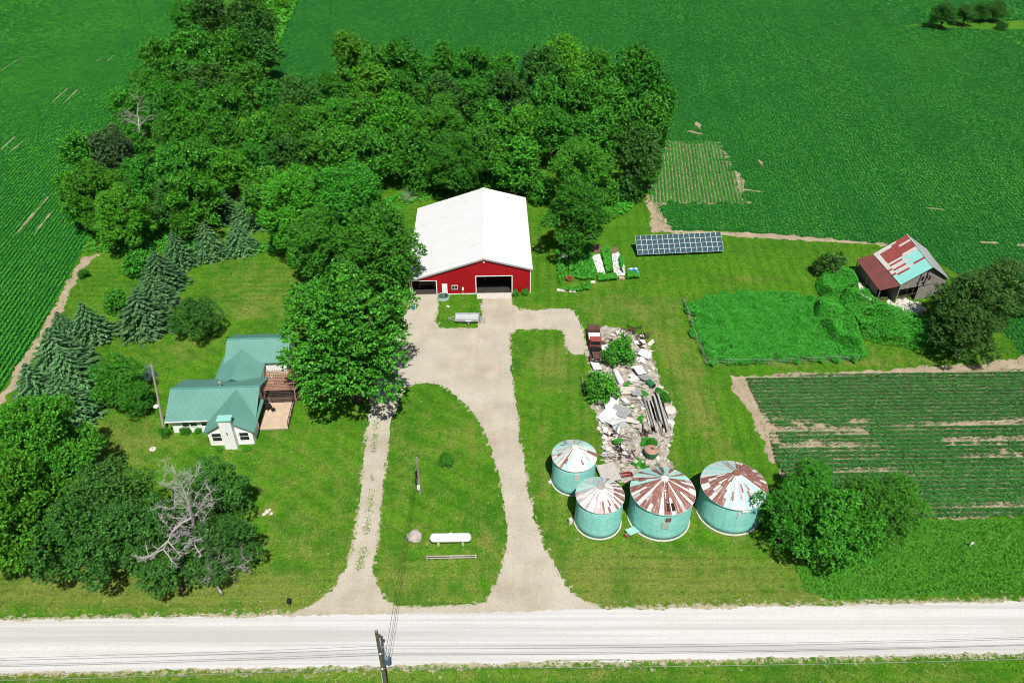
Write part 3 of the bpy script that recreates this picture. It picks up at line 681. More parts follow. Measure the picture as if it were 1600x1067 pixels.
def snag(name, label, loc, h, spread, seed, nb=18, limbs=()):
    rd = random.Random(seed); t = thing(name, label, 'dead tree', loc); tk = MB(); br = MB()
    pts = [Vector((0, 0, 0))]
    for k in range(1, 9): pts.append(Vector((pts[-1].x+rd.gauss(0, .16), pts[-1].y+rd.gauss(0, .16), h*k/8)))
    rad = [h*.02*(1-.9*k/8) for k in range(9)]; tk.path([tuple(p) for p in pts], rad, 8)
    def grow(p, d, L, r, lev):
        q = p; k = 4
        for s_ in range(k):
            d2 = (d+Vector((rd.gauss(0, .2), rd.gauss(0, .2), rd.gauss(.02, .14)))).normalized(); e = q+d2*L/k
            br.tube(q, e, r*(1-.7*s_/k), r*(1-.7*(s_+1)/k), 5 if lev < 2 else 4, False)
            if lev < 3:
                for _ in range(2 if s_ else 1):
                    sd2 = Vector((rd.gauss(0, 1), rd.gauss(0, 1), rd.gauss(.1, .6))).normalized()
                    grow(e, (d2*.6+sd2*.85).normalized(), L*rd.uniform(.3, .5), r*.55, lev+1)
            q, d = e, d2
    for k in range(nb):
        f = .38+.6*k/nb; z = h*f; i_ = min(7, int(f*8)); p = pts[i_].lerp(pts[i_+1], f*8-i_); a = k*2.4+rd.random()
        grow(p, Vector((math.cos(a), math.sin(a), .35+.5*f)).normalized(), spread*(1.25-.85*f)*rd.uniform(.8, 1.2), h*.0046*(1.3-f), 1)
    for az, f, L_ in limbs:
        p = pts[int(f*8)]; grow(p, Vector((math.cos(R(az)), math.sin(R(az)), .12)).normalized(), L_, h*.0095, 0)
    tk.build('trunk', DEADWOOD, t, smooth=True); br.build('branches', DEADWOOD, t, smooth=True); return t
snag('dead_tree', 'tall bare silver dead tree rising from the dark roadside oaks', P(330, 872), 16.0, 3.7, 5, 24, [(205, .5, 5.0), (-40, .4, 3.5)])
snag('dead_tree', 'smaller bare dead tree below the tall one, near the road', P(348, 928), 6.5, 3.6, 12, 9, [(30, .5, 3.5)])
snag('bare_tree', 'bare grey twigs showing inside the middle tree right of the bins', P(1306, 862), 5.2, 3.2, 31, 10)
bare_tree('dead_tree', 'bare grey snag poking out of the left grove edge', P(222, 245), 12, 1.8, 21)

# ------------------------------------------------------------------ shared building parts
def window(parent, x0, x1, z0, z1, y, nx_=1, nz=2, facing=-1, frame=WHITE, fw=.07):
    """window lying in a wall plane y; facing -1 looks towards -y"""
    f = MB(); a, b = (y-.06, y+.02) if facing < 0 else (y-.02, y+.06)
    f.box(x0, x1, a, b, z0-fw, z0); f.box(x0, x1, a, b, z1, z1+fw); f.box(x0-fw, x0, a, b, z0-fw, z1+fw); f.box(x1, x1+fw, a, b, z0-fw, z1+fw)
    for i in range(1, nx_): t = x0+(x1-x0)*i/nx_; f.box(t-.025, t+.025, a+.01, b-.01, z0, z1)
    for i in range(1, nz): t = z0+(z1-z0)*i/nz; f.box(x0, x1, a+.015, b-.015, t-.025, t+.025)
    o = f.build('window', frame, parent)
    yy = y-.015 if facing < 0 else y+.015
    MB().box(x0, x1, min(y, yy), max(y, yy), z0, z1).build('pane', GLASS, o)
    return o

# ------------------------------------------------------------------ farmhouse
hs = thing('house', 'white farmhouse with green metal roofs and a chimney on its front gable', 'house', (-46, 76.4, 0), R(3.1))
def siding(mb, x0, x1, y0, y1, z0, z1): return mb.box(x0, x1, y0, y1, z0, z1)
wl = MB()
wl.box(.5, 11.3, .6, 8.2, 0, 2.5)                                  # main block
wl.add([(.5,.6,2.5),(.5,8.2,2.5),(.5,4.25,4.4),(11.3,.6,2.5),(11.3,8.2,2.5),(11.3,4.25,4.4)], [(0,2,1),(3,4,5)])
wl.box(6.05, 11.75, -2.15, 1.0, 0, 2.35)                            # front gable wing
wl.add([(6.05,-2.15,2.35),(11.75,-2.15,2.35),(8.9,-2.15,4.2)], [(0,1,2)])
wl.box(4.7, 10.2, 8.0, 12.6, 0, 2.3)                               # link
wl.box(5.3, 13.6, 12.4, 18.8, 0, 2.4)                              # rear garage
wl.add([(5.3,12.4,2.4),(5.3,18.8,2.4),(5.3,15.5,4.2),(13.6,12.4,2.4),(13.6,18.8,2.4),(13.6,15.5,4.2)], [(0,2,1),(3,4,5)])
for k in range(1, 14):                                              # lap siding shadow lines
    z = .18*k; wl.box(6.04, 11.76, -2.162, -2.15, z, z+.02); wl.box(.49, 6.0, .588, .6, z, z+.02)
wl.build('wall', WHITE, hs)
def roof(name, planes, m=GREENROOF, parent=hs, th=.09, step=.3):
    mb = MB()
    for e0, e1, r1, r0 in planes:
        mb.slab([e0, e1, r1, r0], th); mb.ribs(e0, e1, r1, r0, step)
    return mb.build(name, m, parent)
ro = roof('main_roof', [((0,0,2.55),(11.95,0,2.55),(11.95,4.25,4.62),(0,4.25,4.62)), ((0,8.75,2.5),(11.95,8.75,2.5),(11.95,4.25,4.62),(0,4.25,4.62))])
MB().box(-.02, 11.97, 4.13, 4.37, 4.60, 4.68).build('ridge_cap', GREENTRIM, ro)
MB().box(.9, .99, .5, 3.2, 3.0, 3.1).build('roof_seam', GREENTRIM, ro) if False else None
MB().tube((6.6,4.7,4.3), (6.6,4.7,5.1), .13).box(6.42, 6.78, 4.52, 4.88, 5.1, 5.22).build('vent_pipe', GREY, ro)
g0, g1, gc = 5.6, 12.2, 8.9
ro = roof('gable_roof', [((g0,-2.55,2.42),(g0,3.9,2.42),(gc,3.9,4.5),(gc,-2.55,4.5)), ((g1,-2.55,2.42),(g1,3.9,2.42),(gc,3.9,4.5),(gc,-2.55,4.5))], step=.42)
ro = roof('link_roof', [((4.3,7.2,2.35),(4.3,14.2,2.35),(7.3,14.2,3.62),(7.3,7.2,3.62)), ((10.75,7.2,2.35),(10.75,14.2,2.35),(7.3,14.2,3.62),(7.3,7.2,3.62))], step=.4)
ro = roof('garage_roof', [((4.9,11.95,2.55),(14.1,11.95,2.55),(14.1,15.5,4.45),(4.9,15.5,4.45)), ((4.9,19.3,2.5),(14.1,19.3,2.5),(14.1,15.5,4.45),(4.9,15.5,4.45))])
MB().box(4.88, 14.12, 15.38, 15.62, 4.43, 4.5).build('ridge_cap', GREENTRIM, ro)
ch = MB().box(8.15, 9.7, -3.0, -2.16, 0, 5.0).build('chimney', WHITE, hs)
MB().slab([(8.0,-3.15,5.16),(9.85,-3.15,5.16),(9.85,-2.0,5.16),(8.0,-2.0,5.16)], .15).build('chimney_cap', mat('pale_green_cap', (.28, .60, .52), .5, .08, 1), ch)
MB().box(8.85, 8.97, -3.06, -3.0, 2.6, 3.0).build('wall_lamp', BLACK, ch)
window(hs, 6.55, 7.7, .8, 2.15, -2.16, 1, 2); window(hs, 10.1, 11.25, .8, 2.15, -2.16, 1, 2)
window(hs, 1.9, 2.75, 1.1, 2.1, .59); window(hs, 2.95, 3.8, 1.1, 2.1, .59); window(hs, 4.4, 5.4, 1.1, 2.1, .59)
dr = MB().box(11.3, 11.36, 2.2, 3.15, 0.3, 2.3).build('side_door', GREY, hs)
MB().tube((11.36,3.02,1.3), (11.42,3.02,1.3), .035, n=6).build('handle', BLACK, dr)
for a in (1.05, 4.4, 5.9):
    f = MB().box(11.3, 11.35, a, a+.95, 1.0, 2.2).build('window', WHITE, hs); MB().box(11.35, 11.36, a+.07, a+.88, 1.07, 2.13).build('pane', GLASS, f)
MB().box(0, 5.6, -.1, -.0, 2.42, 2.55).build('gutter', WHITE, hs)
MB().box(11.2, 12.0, 10.1, 10.9, 0.3, 1.25).build('cooling_unit', WHITE, hs)
a = thing('deck', 'tan wooden deck with black railing at the right side of the house', 'deck', (-46, 76.4, 0), R(3.1))
mb = MB()
for k in range(30): mb.box(11.8, 15.75, .35+k*.18, .35+k*.18+.172, .2, .3)
mb.build('floorboards', DECKW, a); MB().box(11.85, 15.7, .4, 5.7, .012, .2).build('skirt', WOOD, a)
def rail(p, q, par):
    mb = MB(); p, q = Vector(p), Vector(q); L = (q-p).length; k = int(L/.16)
    mb.tube(p+Vector((0,0,1.0)), q+Vector((0,0,1.0)), .035, n=5); mb.tube(p+Vector((0,0,.14)), q+Vector((0,0,.14)), .025, n=4)
    for i in range(k+1): c = p.lerp(q, i/k); mb.tube(c+Vector((0,0,.14 if i % 9 else 0)), c+Vector((0,0,1.0)), .012 if i % 9 else .04, n=4)
    return mb.build('railing', BLACK, par)
rail((15.75,.4,.3), (15.75,5.7,.3), a); rail((12.6,5.72,.3), (15.7,5.72,.3), a)
pg = thing('pergola', 'reddish slatted pergola between deck and garage', 'pergola', (-46, 76.4, 0), R(3.1))
for px_, py_ in ((11.6,6.1),(15.9,6.1),(11.6,10.2),(15.9,10.2)): MB().box(px_-.07, px_+.07, py_-.07, py_+.07, 0, 2.35).build('post', PERG, pg)
mb = MB()
for k in range(13): mb.box(11.3, 16.2, 6.0+k*.34, 6.0+k*.34+.12, 2.35, 2.43)
mb.build('slats', PERG, pg); mb = MB()
for k in range(15): mb.box(11.4+k*.33, 11.4+k*.33+.1, 5.85, 10.45, 2.435, 2.47)
mb.build('rafters', PERG, pg)
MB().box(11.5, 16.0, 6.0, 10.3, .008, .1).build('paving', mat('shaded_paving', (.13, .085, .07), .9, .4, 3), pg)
t = thing('patio_table', 'small dark patio table on the tan deck', 'table', (-33.9, 81.35, .3), .3)
MB().lathe([(.5,.7),(.52,.72),(.52,.75),(.0,.75)], 16).build('tabletop', BLACK, t)
for k in range(4): MB().tube((.36*math.cos(k*1.57),.36*math.sin(k*1.57),0), (.3*math.cos(k*1.57),.3*math.sin(k*1.57),.71), .03, n=5).build('leg', BLACK, t)
for k, (px_, py_, lb) in enumerate([(-34.35, 82.2, 'dark deck chair on the pergola side of the patio table'), (-33.1, 81.0, 'dark deck chair on the open side of the patio table')]):
    c = thing('deck_chair', lb, 'chair', (px_, py_, .3), k*2.2)
    MB().box(-.25,.25,-.25,.25,.4,.46).build('seat', BLACK, c); MB().box(-.25,.25,.2,.26,.46,.95).build('backrest', BLACK, c)
    for sx_ in (-.22,.22):
        for sy_ in (-.22,.22): MB().tube((sx_,sy_,0),(sx_,sy_,.41),.025,n=5).build('leg', BLACK, c)

# ------------------------------------------------------------------ red barn
bn = thing('barn', 'big red barn with white metal roof and open sliding door', 'barn', (-17.2, 110.75, 0), R(1.7))
BD, BW, RX = 25.7, 20.3, 12.55
def zr(x): return 3.0+(x/RX)*4.0*(1.03-.03*x/RX) if x < RX else 7.0-(x-RX)/(BW-RX)*2.05
wl = MB()
def front(x0, x1, z0, y0, y1):          # strip of gable wall under the roof line
    xs = [x0]+[v for v in (4.6, RX) if x0 < v < x1]+[x1]
    for a, b in zip(xs, xs[1:]):
        za, zb = zr(a)-.14, zr(b)-.14
        wl.add([(a,y0,z0),(b,y0,z0),(b,y0,zb),(a,y0,za),(a,y1,z0),(b,y1,z0),(b,y1,zb),(a,y1,za)], [(0,1,2,3),(7,6,5,4),(0,4,5,1),(3,2,6,7),(0,3,7,4),(1,5,6,2)])
    n_ = int((x1-x0)/.28)
    if y0 < 1:
        for k in range(1, n_):
            c = x0+(x1-x0)*k/n_; wl.box(c-.02, c+.02, y0-.028, y0-.001, z0+.02, zr(c)-.2)
front(0, .35, 0, 0, .12); front(.35, 4.5, 2.75, 0, .12); front(4.5, 5.35, 0, 0, .12); front(5.35, 6.35, 2.15, 0, .12); front(6.35, 11.2, 0, 0, .12); front(11.2, 17.15, 3.45, 0, .12); front(17.15, BW, 0, 0, .12)
front(0, BW, 0, BD-.12, BD)
wl.box(0, .12, .12, BD-.12, 0, 2.8); wl.box(BW-.12, BW, .12, BD-.12, 0, 4.75)
for k in range(1, 90): y_ = k*BD/90; wl.box(BW+.001, BW+.028, y_-.02, y_+.02, .02, 4.7); wl.box(-.028, -.001, y_-.02, y_+.02, .02, 2.75)
wl.build('wall', RED, bn)
mb = MB()
rp = [((-.35,-.3,2.92),(-.35,BD+.3,2.92),(RX,BD+.3,7.1),(RX,-.3,7.1)), ((BW+.35,-.3,4.92),(BW+.35,BD+.3,4.92),(RX,BD+.3,7.1),(RX,-.3,7.1))]
for q in rp: mb.slab(q, .1); mb.ribs(*q, .9, .012, .05)
rf = mb.build('roof', WROOF, bn)
MB().box(RX-.2, RX+.2, -.32, BD+.32, 7.085, 7.14).build('ridge_cap', WROOF, rf)
fa = MB()
for (x0, z0), (x1, z1) in (((-.35,2.92),(RX,7.1)), ((RX,7.1),(BW+.35,4.92))):
    fa.add([(x0,-.345,z0-.3),(x1,-.345,z1-.3),(x1,-.345,z1-.02),(x0,-.345,z0-.02),(x0,-.305,z0-.3),(x1,-.305,z1-.3),(x1,-.305,z1-.02),(x0,-.305,z0-.02)], [(0,1,2,3),(7,6,5,4),(3,2,6,7),(0,4,5,1)])
fa.build('fascia', GREY, bn)
MB().box(0.1, BW-.1, .12, BD-.1, .015, .06).build('floor', mat('shaded_barn_floor', (.05, .045, .04), .9, .3, 1), bn)  # floor colour darkened to deepen the shade inside the barn
MB().box(11.25, 17.1, -1.6, .1, .015, .07).build('apron', CONC, bn)
for x0 in (.27, 4.42): MB().box(x0, x0+.14, -.05, 0-.002, 0, 2.8).build('door_post', WHITE, bn)
tr = MB(); tr.box(11.06,11.2,-.06,-.03,0,3.6).box(17.15,17.29,-.06,-.03,0,3.6).box(11.2,17.15,-.06,-.03,3.45,3.6); tr.build('door_trim', WHITE, bn)
MB().box(.35, 4.5, -.05, -.03, 2.72, 2.82).build('opening_trim', WHITE, bn)
MB().box(BW-.06, BW+.06, -.06, -.002, 0, 4.7).build('corner_trim', WHITE, bn); MB().box(-.02, .1, -.06, -.002, 0, 2.75).build('corner_trim', WHITE, bn)
MB().box(6.4, 11.05, -.07, -.03, 0.0, .16).build('base_trim', WHITE, bn)
d_ = MB().box(5.4, 6.3, -.04, .05, .05, 2.1).build('door', WHITE, bn); MB().tube((6.18,-.04,1.05),(6.18,-.12,1.05),.035,n=6).build('handle', BLACK, d_)
window(bn, 7.1, 8.0, 1.05, 1.75, -.03, 2, 1)
bx = MB().box(8.75, 9.05, -.2, -.03, .9, 1.4); bx.tube((8.9,-.1,.06),(8.9,-.1,.9),.04,n=6).build('meter_box', WHITE, bn)
MB().tube((RX,-.4,6.3),(RX,-.25,6.45),.1,n=8).build('gable_lamp', WHITE, bn)
mb = MB()
for yy in range(4, 25, 4):
    for xx in (4.5, RX, 17.2): mb.box(xx-.1, xx+.1, yy-.1, yy+.1, .06, zr(xx)-.3)
mb.build('inner_posts', WOOD, bn)
def world_of(root, x, y, z=0):
    c, s = math.cos(root.rotation_euler.z), math.sin(root.rotation_euler.z); return (root.location.x+x*c-y*s, root.location.y+x*s+y*c, z)
t = thing('workbench', 'low bench just inside the lean-to opening of the red barn', 'workbench', world_of(bn, 2.7, 2.2, .06), R(1.7))
MB().box(-1.4,1.4,-.4,.4,.8,.86).build('tabletop', WOOD, t)
for sx_ in (-1.3,1.3):
    for sy_ in (-.33,.33): MB().box(sx_-.05,sx_+.05,sy_-.05,sy_+.05,0,.8).build('leg', WOOD, t)
# pool, trailer and small things at the barn
p = P(693, 466); t = thing('stock_tank', 'round pale green water tank on the grass by the barn door', 'water tank', (*p, 0))
MB().lathe([(1.0,0),(1.05,.05),(1.05,.5),(1.0,.52),(.95,.5),(.95,.42),(0,.42)], 28).build('tank_wall', mat('pale_green_plastic', (.42, .60, .50), .5, .1, 2), t)
MB().lathe([(.945,.425),(.0,.43)], 24).build('water', mat('dark_water', (.05, .12, .08), .1, .1, 2), t)
MB().box(.35,.6,-.1,.2,.44,.75).build('pump', BLACK, t)
p = P(700, 480); t = thing('feed_bucket', 'white bucket lying on grass between the tank and trailer', 'bucket', (*p, .16), .9)
MB().at((0,0,0), 0, R(90)).lathe([(.13,-.25),(.16,.25),(.14,.25),(.11,-.2)], 14).build('bucket_body', WHITE, t)
MB().path([(-.15,-.25,0),(-.1,-.4,.05),(.1,-.4,.05),(.15,-.25,0)], .012, 4).build('handle', GREY, t)
p = P(730, 501.5); t = thing('utility_trailer', 'grey flatbed utility trailer with mesh ramp parked before the barn', 'trailer', (*p, 0), R(-.5))
MB().box(-1.85,1.85,-.85,.85,.62,.70).build('bed', mat('trailer_bed', (.50, .54, .53), .6, .15, 2), t)
mb = MB().box(-1.9,1.9,-.92,-.855,.5,.98).box(-1.9,1.9,.855,.92,.5,.98).box(-1.92,-1.86,-.85,.85,.5,.98); mb.build('side_rail', STEEL, t)
MB().path([(-1.9,-.6,.52),(-3.1,0,.5),(-1.9,.6,.52)], .05, 5).build('tongue', STEEL, t); MB().tube((-3.0,0,.1),(-3.0,0,.75),.04,n=6).build('jack', STEEL, t)
for s_ in (-1, 1):
    wq = MB().at((.3,s_*1.06,.33),0,R(90)).lathe([(.0,-.1),(.3,-.1),(.33,-.06),(.33,.06),(.3,.1),(0,.1)],18).build('wheel', TYRE, t); MB().at((.3,s_*1.09,.33),0,R(90)).lathe([(0,-.09),(.17,-.09),(.17,.09),(0,.09)],14).build('rim', STEEL, wq)
    MB().box(-.15,.75,s_*1.06-.13,s_*1.06+.13,.70,.74).build('fender', SHEETW, t)
mb = MB(); 
for k in range(8): mb.tube((1.95,-.8+k*.23,.6),(2.95,-.8+k*.23,.06),.02,n=4)
for k in range(5): mb.tube((1.95+k*.25,-.82,.6-k*.135),(1.95+k*.25,.82,.6-k*.135),.025,n=4)
mb.build('ramp', STEEL, t)
p = P(646, 483); t = thing('plastic_barrel', 'blue plastic barrel half hidden under the driveway maple', 'barrel', (*p, 0))
MB().lathe([(.26,0),(.29,.05),(.3,.3),(.285,.32),(.3,.34),(.3,.6),(.285,.62),(.29,.85),(.25,.9),(0,.9)], 18).build('barrel_body', BLUE, t); MB().lathe([(.28,.89),(.3,.9),(.3,.93),(.0,.93)],18).build('lid', BLUE, t)
bare_tree('brush_pile', 'pale heap of cut branches behind the barn, left side', (*P(638, 318), 0), 2.2, 2.2, 41)['category'] = 'brush pile'

# ------------------------------------------------------------------ grain bins
def bin_roof_mat(name, c, w, a_, th):
    m = N(name); sx = m.n('ShaderNodeSeparateXYZ'); m.l(m.tc, sx.inputs[0])
    an = m.math('ARCTAN2', sx.outputs[1], sx.outputs[0]); r = m.math('SQRT', m.math('ADD', m.math('POWER', sx.outputs[0], 2), m.math('POWER', sx.outputs[1], 2)))
    cv = m.n('ShaderNodeCombineXYZ'); m.l(m.math('MULTIPLY', an, 9), cv.inputs[0]); m.l(m.math('MULTIPLY', r, .55), cv.inputs[1])
    o = m.mix(m.ramp(m.noise(1.2, 6, vec=cv.outputs[0], rough=.7), th, th+.07, 0, .9), c, w)
    o = m.mix(m.ramp(m.noise(2.4, 5, vec=cv.outputs[0], rough=.7), th+.05, th+.1, 0, .8), o, a_)
    o = m.mix(m.ramp(m.noise(2, 4), .4, .7, 0, .3), o, tuple(x*.7 for x in c))
    return m.base(o).fin(.6, .3)
BROOF = [bin_roof_mat('bin_roof_teal', (.36, .70, .62), (.66, .74, .70), (.30, .20, .17), .52), bin_roof_mat('bin_roof_rust', (.235, .095, .075), (.36, .20, .16), (.56, .50, .46), .51),
         bin_roof_mat('bin_roof_pale', (.68, .68, .65), (.50, .66, .61), (.30, .17, .13), .53), bin_roof_mat('bin_roof_faded', (.46, .39, .37), (.60, .58, .55), (.24, .11, .085), .5)]
def grain_bin(l, r, b, Rr, h, label, pick, capm, extra=None):
    mid = 840+(l+r)/2/4.21; yb = 670+b/4.21
    cy = P(mid, yb)[1]+Rr; cx = (mid-CX)/F*zcam(0, cy, 0)
    t = thing('grain_bin', label, 'grain bin', (cx, cy, 0), 0, 'old teal grain bins beside the scrap heap')
    MB().lathe([(Rr+.16,0),(Rr+.16,.1),(Rr+.02,.12)], 40).build('base_ring', CONC, t)
    mb = MB()
    mb.lathe([(Rr,.1)]+[(Rr+(.012 if k % 2 else 0), .1+(h-.1)*k/6) for k in range(1, 7)], 48); mb.build('bin_wall', BINW, t, smooth=True)
    bd = MB()
    for k in range(18): an = k*2*math.pi/18+.1; bd.box(0,0,0,0,0,0) if False else bd.tube(((Rr+.02)*math.cos(an),(Rr+.02)*math.sin(an),.15),((Rr+.02)*math.cos(an),(Rr+.02)*math.sin(an),h-.05),.022,n=4)
    bd.build('stiffeners', BINW, t)
    NS = 48; rise = .56; rm = MB(); rr = [Rr*1.05, Rr*.82, Rr*.58, Rr*.34, .4]
    for k in range(NS):
        a0, a1 = k*2*math.pi/NS, (k+1)*2*math.pi/NS
        for q in range(4):
            rm.cur = pick(math.degrees((a0+a1)/2), q, k) if random.random() > .10 else random.choice((1, 2, 3))
            rm.poly([(c*math.cos(a), c*math.sin(a), h+.05+(Rr*1.05-c)*rise) for c, a in ((rr[q],a0),(rr[q],a1),(rr[q+1],a1),(rr[q+1],a0))])
    rm.cur = 2
    for k in range(NS):
        a = k*2*math.pi/NS
        if k % 2 == 0: rm.cur = pick(math.degrees(a)+1, 1, k); rm.tube((rr[0]*math.cos(a),rr[0]*math.sin(a),h+.06),(rr[4]*math.cos(a),rr[4]*math.sin(a),h+.06+(rr[0]-rr[4])*rise),.035,n=4)
    rm.cur = 2; rm.lathe([(Rr*1.05,h-.05),(Rr*1.055,h+.05)], 48)
    rf = rm.build('bin_roof', BROOF, t)
    zt = h+.05+(Rr*1.05-.4)*rise
    MB().at((0,0,zt-.03)).lathe([(.46,0),(.46,.1),(.38,.2),(0,.26)], 18).build('cap', capm, t)
    return t, cx, cy
def p1(a, q, k):
    j = (k*7919+q*31) % 10
    if 62 < a < 78 or 84 < a < 92: return 3 if q < 2 else 0
    if 30 < a < 160: return 0 if j < 7 else 2
    if 165 < a < 222: return (3, 2, 3, 0)[k % 4]
    if a > 345 or a < 20: return (1, 0, 2, 1)[k % 4] if q < 2 else 2
    if 205 < a < 250 and k % 5 == 0: return 1
    return 2 if j < 8 else 0
def p2(a, q, k):
    if a > 320 or a < 42: return (1, 1, 2, 1, 2)[k % 5] if q < 2 else 2
    if 272 < a < 305: return (1, 2, 1, 2)[k % 4] if q == 0 else (1 if k % 3 == 0 and q == 1 else 2)
    if 70 < a < 175: return (0, 2, 0, 0, 2)[k % 5]
    if 180 < a < 255: return (3, 2, 2)[k % 3] if q < 3 else 2
    return (2, 2, 3)[k % 3]
def p3(a, q, k):
    if 180 < a < 360 or a < 15: return 1 if k % 3 != 1 else ((2, 2, 1, 1)[q] if k % 2 else 2)
    if 75 < a < 105: return 1 if k % 2 else 0
    return (0, 2, 1, 0, 0, 1)[k % 6]
def p4(a, q, k):
    if a < 78 or a > 338: return 1 if not (k % 4 == 0 and q == 0) else 2
    if 165 < a < 236: return 1 if (k+q) % 4 or q == 3 else 2
    if 236 < a < 280 and k % 3 == 0 and q in (1, 2): return 3
    return (0, 2, 0, 0, 2)[k % 5]
def wall_panel(t, Rr, a0, a1, z0, z1, m, name, off=.03):
    mb = MB(); n_ = 6; vs = []
    for k in range(n_+1):
        a = math.radians(a0+(a1-a0)*k/n_)
        for rr_ in (Rr+off*.3, Rr+off+.03):
            for z in (z0, z1): vs.append((rr_*math.cos(a), rr_*math.sin(a), z))
    for k in range(n_):
        i = k*4; mb_f = [(i+2, i+6, i+7, i+3), (i+1, i+3, i+7, i+5), (i, i+4, i+6, i+2)]
        mb.add(vs, mb_f) if k == 0 else mb.f.extend([list(f) for f in mb_f]) or mb.mi.extend([0]*3)
    i = n_*4; mb.f.extend([[0,2,3,1],[i,i+1,i+3,i+2]]); mb.mi.extend([0,0])
    return mb.build(name, m, t)
t, _, _ = grain_bin(92, 370, 440, 2.65, 4.3, 'small grain bin at the back left with teal and white roof', p1, ZINC)
wall_panel(t, 2.65, 268, 280, 2.7, 3.9, ZINC, 'hatch')
t, _, _ = grain_bin(245, 543, 725, 2.7, 4.55, 'small grain bin at the front with whitish roof streaked by rust', p2, MAUVE)
t, _, _ = grain_bin(598, 990, 735, 3.6, 4.6, 'large grain bin with rust striped roof and roof ladder', p3, SHEETW)
Rr = 3.6
hw = wall_panel(t, Rr, 268, 278, 3.35, 3.95, RUSTD, 'wall_hatch'); wall_panel(t, Rr, 270.5, 275.5, 3.5, 3.8, RUST, 'hatch_door', .06)
wall_panel(t, Rr, 262, 276, 2.1, 3.25, mat('stained_teal', (.42, .52, .45), .6, .3, 3), 'stained_panel', .015)
def on_roof(a, r, off, h=4.6, R0=3.6): a = math.radians(a); return (r*math.cos(a), r*math.sin(a), h+.05+(R0*1.05-r)*.56+off)
for a0 in (269, 279):
    MB().slab([on_roof(a0, 3.45, .05), on_roof(a0+6.5, 3.45, .05), on_roof(a0+7.5, 2.65, .05), on_roof(a0, 2.65, .05)], .03).build('roof_opening_shade', DARK, t)
mb = MB()
for sgn in (-.22, .22): 
    p0, q0 = Vector(on_roof(270, 3.7, .16)), Vector(on_roof(270, .5, .16)); o_ = Vector((sgn, 0, 0)); mb.tube(p0+o_, q0+o_, .03, n=4)
for k in range(12): c = p0.lerp(q0, k/12); mb.tube(c-Vector((.22,0,0)), c+Vector((.22,0,0)), .022, n=4)
mb.build('roof_ladder', RUST, t)
mb = MB()
for sgn in (-.2, .2): mb.path([on_roof(88, .6, .5), (sgn, 3.2, 5.6), (sgn, 3.95, 5.2), (sgn, 3.95, .2)], .028, 4)
for k in range(14): mb.tube((-.2,3.95,.4+k*.34),(.2,3.95,.4+k*.34),.02,n=4)
mb.build('back_ladder', RUSTD, t)
t, _, _ = grain_bin(1050, 1450, 697, 3.7, 4.5, 'large grain bin nearest the trees with one rusty roof side', p4, RUST)
wall_panel(t, 3.7, 272, 285, 4.0, 4.3, SHEETW, 'vent_hood', .12); wall_panel(t, 3.7, 267, 271, 3.0, 3.9, ZINC, 'chute')
mb = MB()
for sgn in (-.2, .2): mb.tube((on_roof(97,3.8,.1,4.5,3.7)[0]+sgn,on_roof(97,3.8,.1,4.5,3.7)[1],on_roof(97,3.8,.1,4.5,3.7)[2]),(on_roof(97,.6,.1,4.5,3.7)[0]+sgn,on_roof(97,.6,.1,4.5,3.7)[1],on_roof(97,.6,.1,4.5,3.7)[2]),.035,n=4)
mb.build('roof_ladder', SHEETW, t)
def at8(x, y, z=0): return P(840+x/4.21, 670+y/4.21, z)
t = thing('auger_trough', 'teal and rusty chute lying at the foot of the ladder bin', 'chute', (*at8(630, 680), 0), R(30))
MB().slab([(-.9,-.5,.55),(.9,-.5,.35),(.9,.5,.3),(-.9,.5,.5)], .05).build('chute_pan', mat('chute_teal', (.35,.62,.56), .5, .2, 2), t); MB().box(-1.3,-.8,-.35,.1,.05,.45).build('motor', RUST, t)
for k, (x_, y_) in enumerate([(80, 355), (215, 622)]):
    t = thing('concrete_block', ('pale block at the foot of the back left bin', 'upright pale post left of the front small bin')[k], 'block', (*at8(x_, y_), 0), .3)
    MB().box(-.2,.2,-.2,.2,0,.25 if k == 0 else .8).box(-.15,.15,-.15,.15,.25 if k == 0 else .8,.32 if k == 0 else .9).build('block_body', PALESTONE, t)

# ------------------------------------------------------------------ rusty old barn
ob = thing('old_barn', 'weathered grey barn with patchwork rusty and teal tin roof', 'barn', (67, 113, 0))
def L(p): return Vector((p[0]-67, p[1]-113, p[2]))
rB, rF = L((68.7,119.9,6.5)), L((68.6,109.0,6.5)); bB, bF = L((62.9,118.0,3.75)), L((63.7,108.0,3.75)); eB, eF_ = L((73.4,120.6,3.3)), L((73.0,110.6,3.3)); lB_, lF_ = L((60.5,118.6,2.3)), L((60.9,108.6,2.3))
RUSTR = mat('red_rust_tin', (.33, .075, .06), .7, .3, 2); PALET = mat('pale_tin', (.62, .58, .55), .55, .2, 2)
mb = MB(); NS = 22
for k in range(NS):
    u0, u1 = k/NS, (k+1)/NS-.002
    cuts = [0, .42+.08*((k*5) % 3-1), .90+.03*((k*3) % 3-1), 1.0]
    for q in range(3):
        v0, v1 = cuts[q], cuts[q+1]+(.01 if q < 2 else 0); u = (u0+u1)/2
        if q == 0: mi = (0 if k % 4 != 3 else 2) if u < .3 else ((2, 0, 2)[k % 3] if u < .46 else (1 if not .68 < u < .74 else 0))
        elif q == 1: mi = (2 if u < .08 else 0) if u < .42 else ((2, 0, 2)[k % 3] if u < .72 else (0 if u < .77 else 1))
        else: mi = 2 if u < .1 else ((2 if u < .5 else (0, 2, 2)[k % 3]) if u < .74 else 1)
        mb.cur = mi; lift = Vector((0, 0, .012*(k % 2)+.008*(2-q)))
        g = lambda uu, vv: rB.lerp(rF, uu).lerp(bB.lerp(bF, uu), vv)+lift
        mb.slab([g(u0, v0), g(u1, v0), g(u1, v1), g(u0, v1)], .03)
